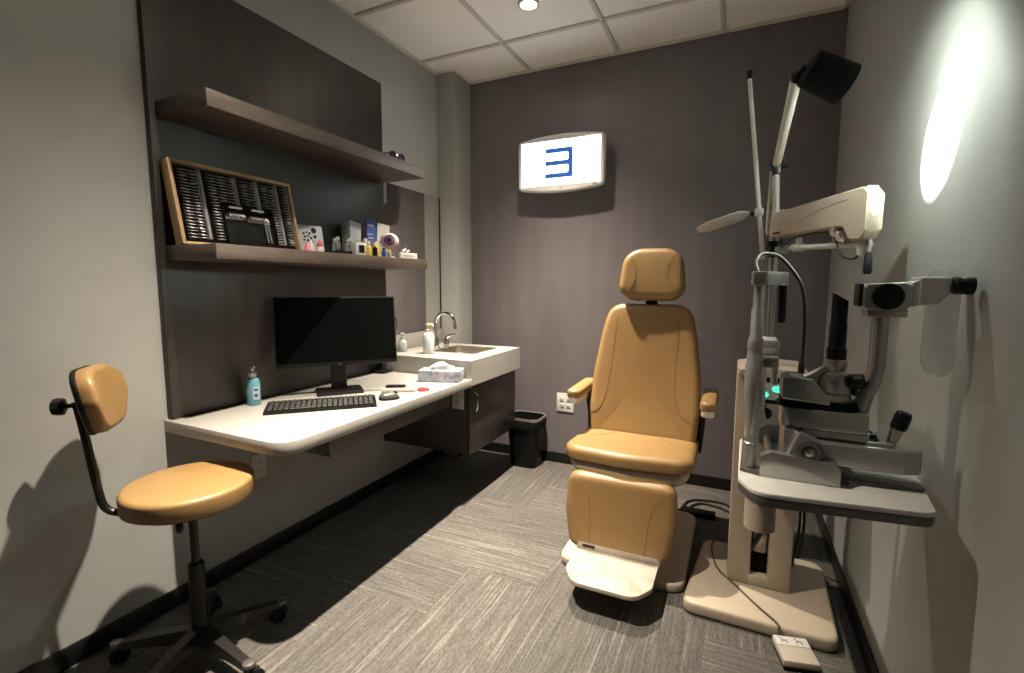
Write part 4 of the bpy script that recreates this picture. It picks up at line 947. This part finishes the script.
# ------------------------------------------------------------------ foot switch and cords
Rf = rz(.24)
t = thing('foot_switch', 'white and grey two-button foot switch box on the floor by the stand', 'foot switch', (.234, 1.800, 0), Rf)
g = G(); g.box((-.056, -.058, .012), (.056, .064, .036), .004); obj('body', g, M['chairgrey'], t, True)
obj('foot_pad', G().box((-.054, -.060, 0), (.054, .060, .014), .002), M['matte'], t, True)
top = obj('pedal_plate', G().box((-.054, .016, .034), (.054, .062, .0385), .002), M['white'], t, True)
for x in (-.026, .022):
    g = G(); g.prism(rpoly([(x-.012, .054), (x-.006, .056), (x-.002, .044), (x+.010, .042), (x+.012, .026), (x+.008, .026), (x+.004, .036), (x-.004, .036), (x-.006, .026), (x-.009, .026), (x-.007, .044)], .001, 2), .0384, .0392); obj('symbol', g, M['greystrip'], top, True)
g = G(); g.tube(resample([(.190, 1.862, .020), (.186, 1.868, .045), (.181, 1.884, .062), (.115, 1.968, .060), (.037, 2.075, .060), (-.020, 2.15, .060), (-.046, 2.229, .060), (-.060, 2.36, .060), (-.039, 2.47, .045), (-.01, 2.50, .008)], 7), .0035, 8)
tag(obj('floor_wire', g, M['browncord']), 'thin brown cord running over the stand base to the foot switch', 'cord')
g = G(); g.tube(resample([(.26, 2.30, .06), (.285, 2.33, .25), (.275, 2.36, .45), (.25, 2.37, .60)], 7), .005, 8); g.tube(resample([(.30, 2.47, .008), (.31, 2.40, .20), (.30, 2.37, .36)], 6), .006, 8)
tag(obj('power_cable', g, M['wire']), 'black power cable hanging down behind the stand column', 'cable')
for k, pts in enumerate(([(-.30, 2.60, .008), (-.245, 2.80, .008), (-.215, 2.92, .008), (-.13, 2.975, .008), (.0, 2.96, .008), (.06, 2.75, .008), (.06, 2.50, .008)],
                         [(-.28, 2.62, .018), (-.215, 2.80, .008), (-.17, 2.90, .008), (-.11, 2.925, .008), (.0, 2.88, .008), (.05, 2.72, .012), (.05, 2.50, .008)])):
    g = G(); g.tube(resample(pts, 7), .0065, 8)
    tag(obj('floor_cable', g, M['wire']), ['black cable looping widest on the floor behind the exam chair', 'black cable in the inner floor loop behind the exam chair'][k], 'cable', 'black cables behind the exam chair')
g = G(); g.box((-.24, 2.74, 0), (-.06, 2.80, .03), .006)
pw = obj('power_strip', g, M['black']); tag(pw, 'black power strip on the floor behind the exam chair', 'power strip')

# ------------------------------------------------------------------ world, camera, view
w = bpy.data.worlds.new('World'); SC.world = w; w.use_nodes = True
w.node_tree.nodes['Background'].inputs[0].default_value = (.5, .52, .55, 1); w.node_tree.nodes['Background'].inputs[1].default_value = .02
cam = bpy.data.cameras.new('Camera'); co = bpy.data.objects.new('Camera', cam); COL.objects.link(co)
f, pitch, yaw, roll, h = 480.71, .1069, .4396, .0016, 1.283
cy, sy = math.cos(yaw), math.sin(yaw)
fw = Vector((-sy*math.cos(pitch), cy*math.cos(pitch), -math.sin(pitch))); r = Vector((cy, sy, 0)); U = r.cross(fw)
r2 = r*math.cos(roll)+U*math.sin(roll); u2 = -r*math.sin(roll)+U*math.cos(roll)
co.matrix_world = Matrix.Translation((0, 0, h)) @ basis(r2, u2, -fw).to_4x4()
cam.sensor_width = 36; cam.sensor_fit = 'HORIZONTAL'; cam.lens = 36*f/1024; cam.clip_start = .01
SC.camera = co
vs_ = SC.view_settings
vs_.view_transform = 'Standard'; vs_.look = 'None'; vs_.exposure = 0.6; vs_.gamma = 1; vs_.use_curve_mapping = False
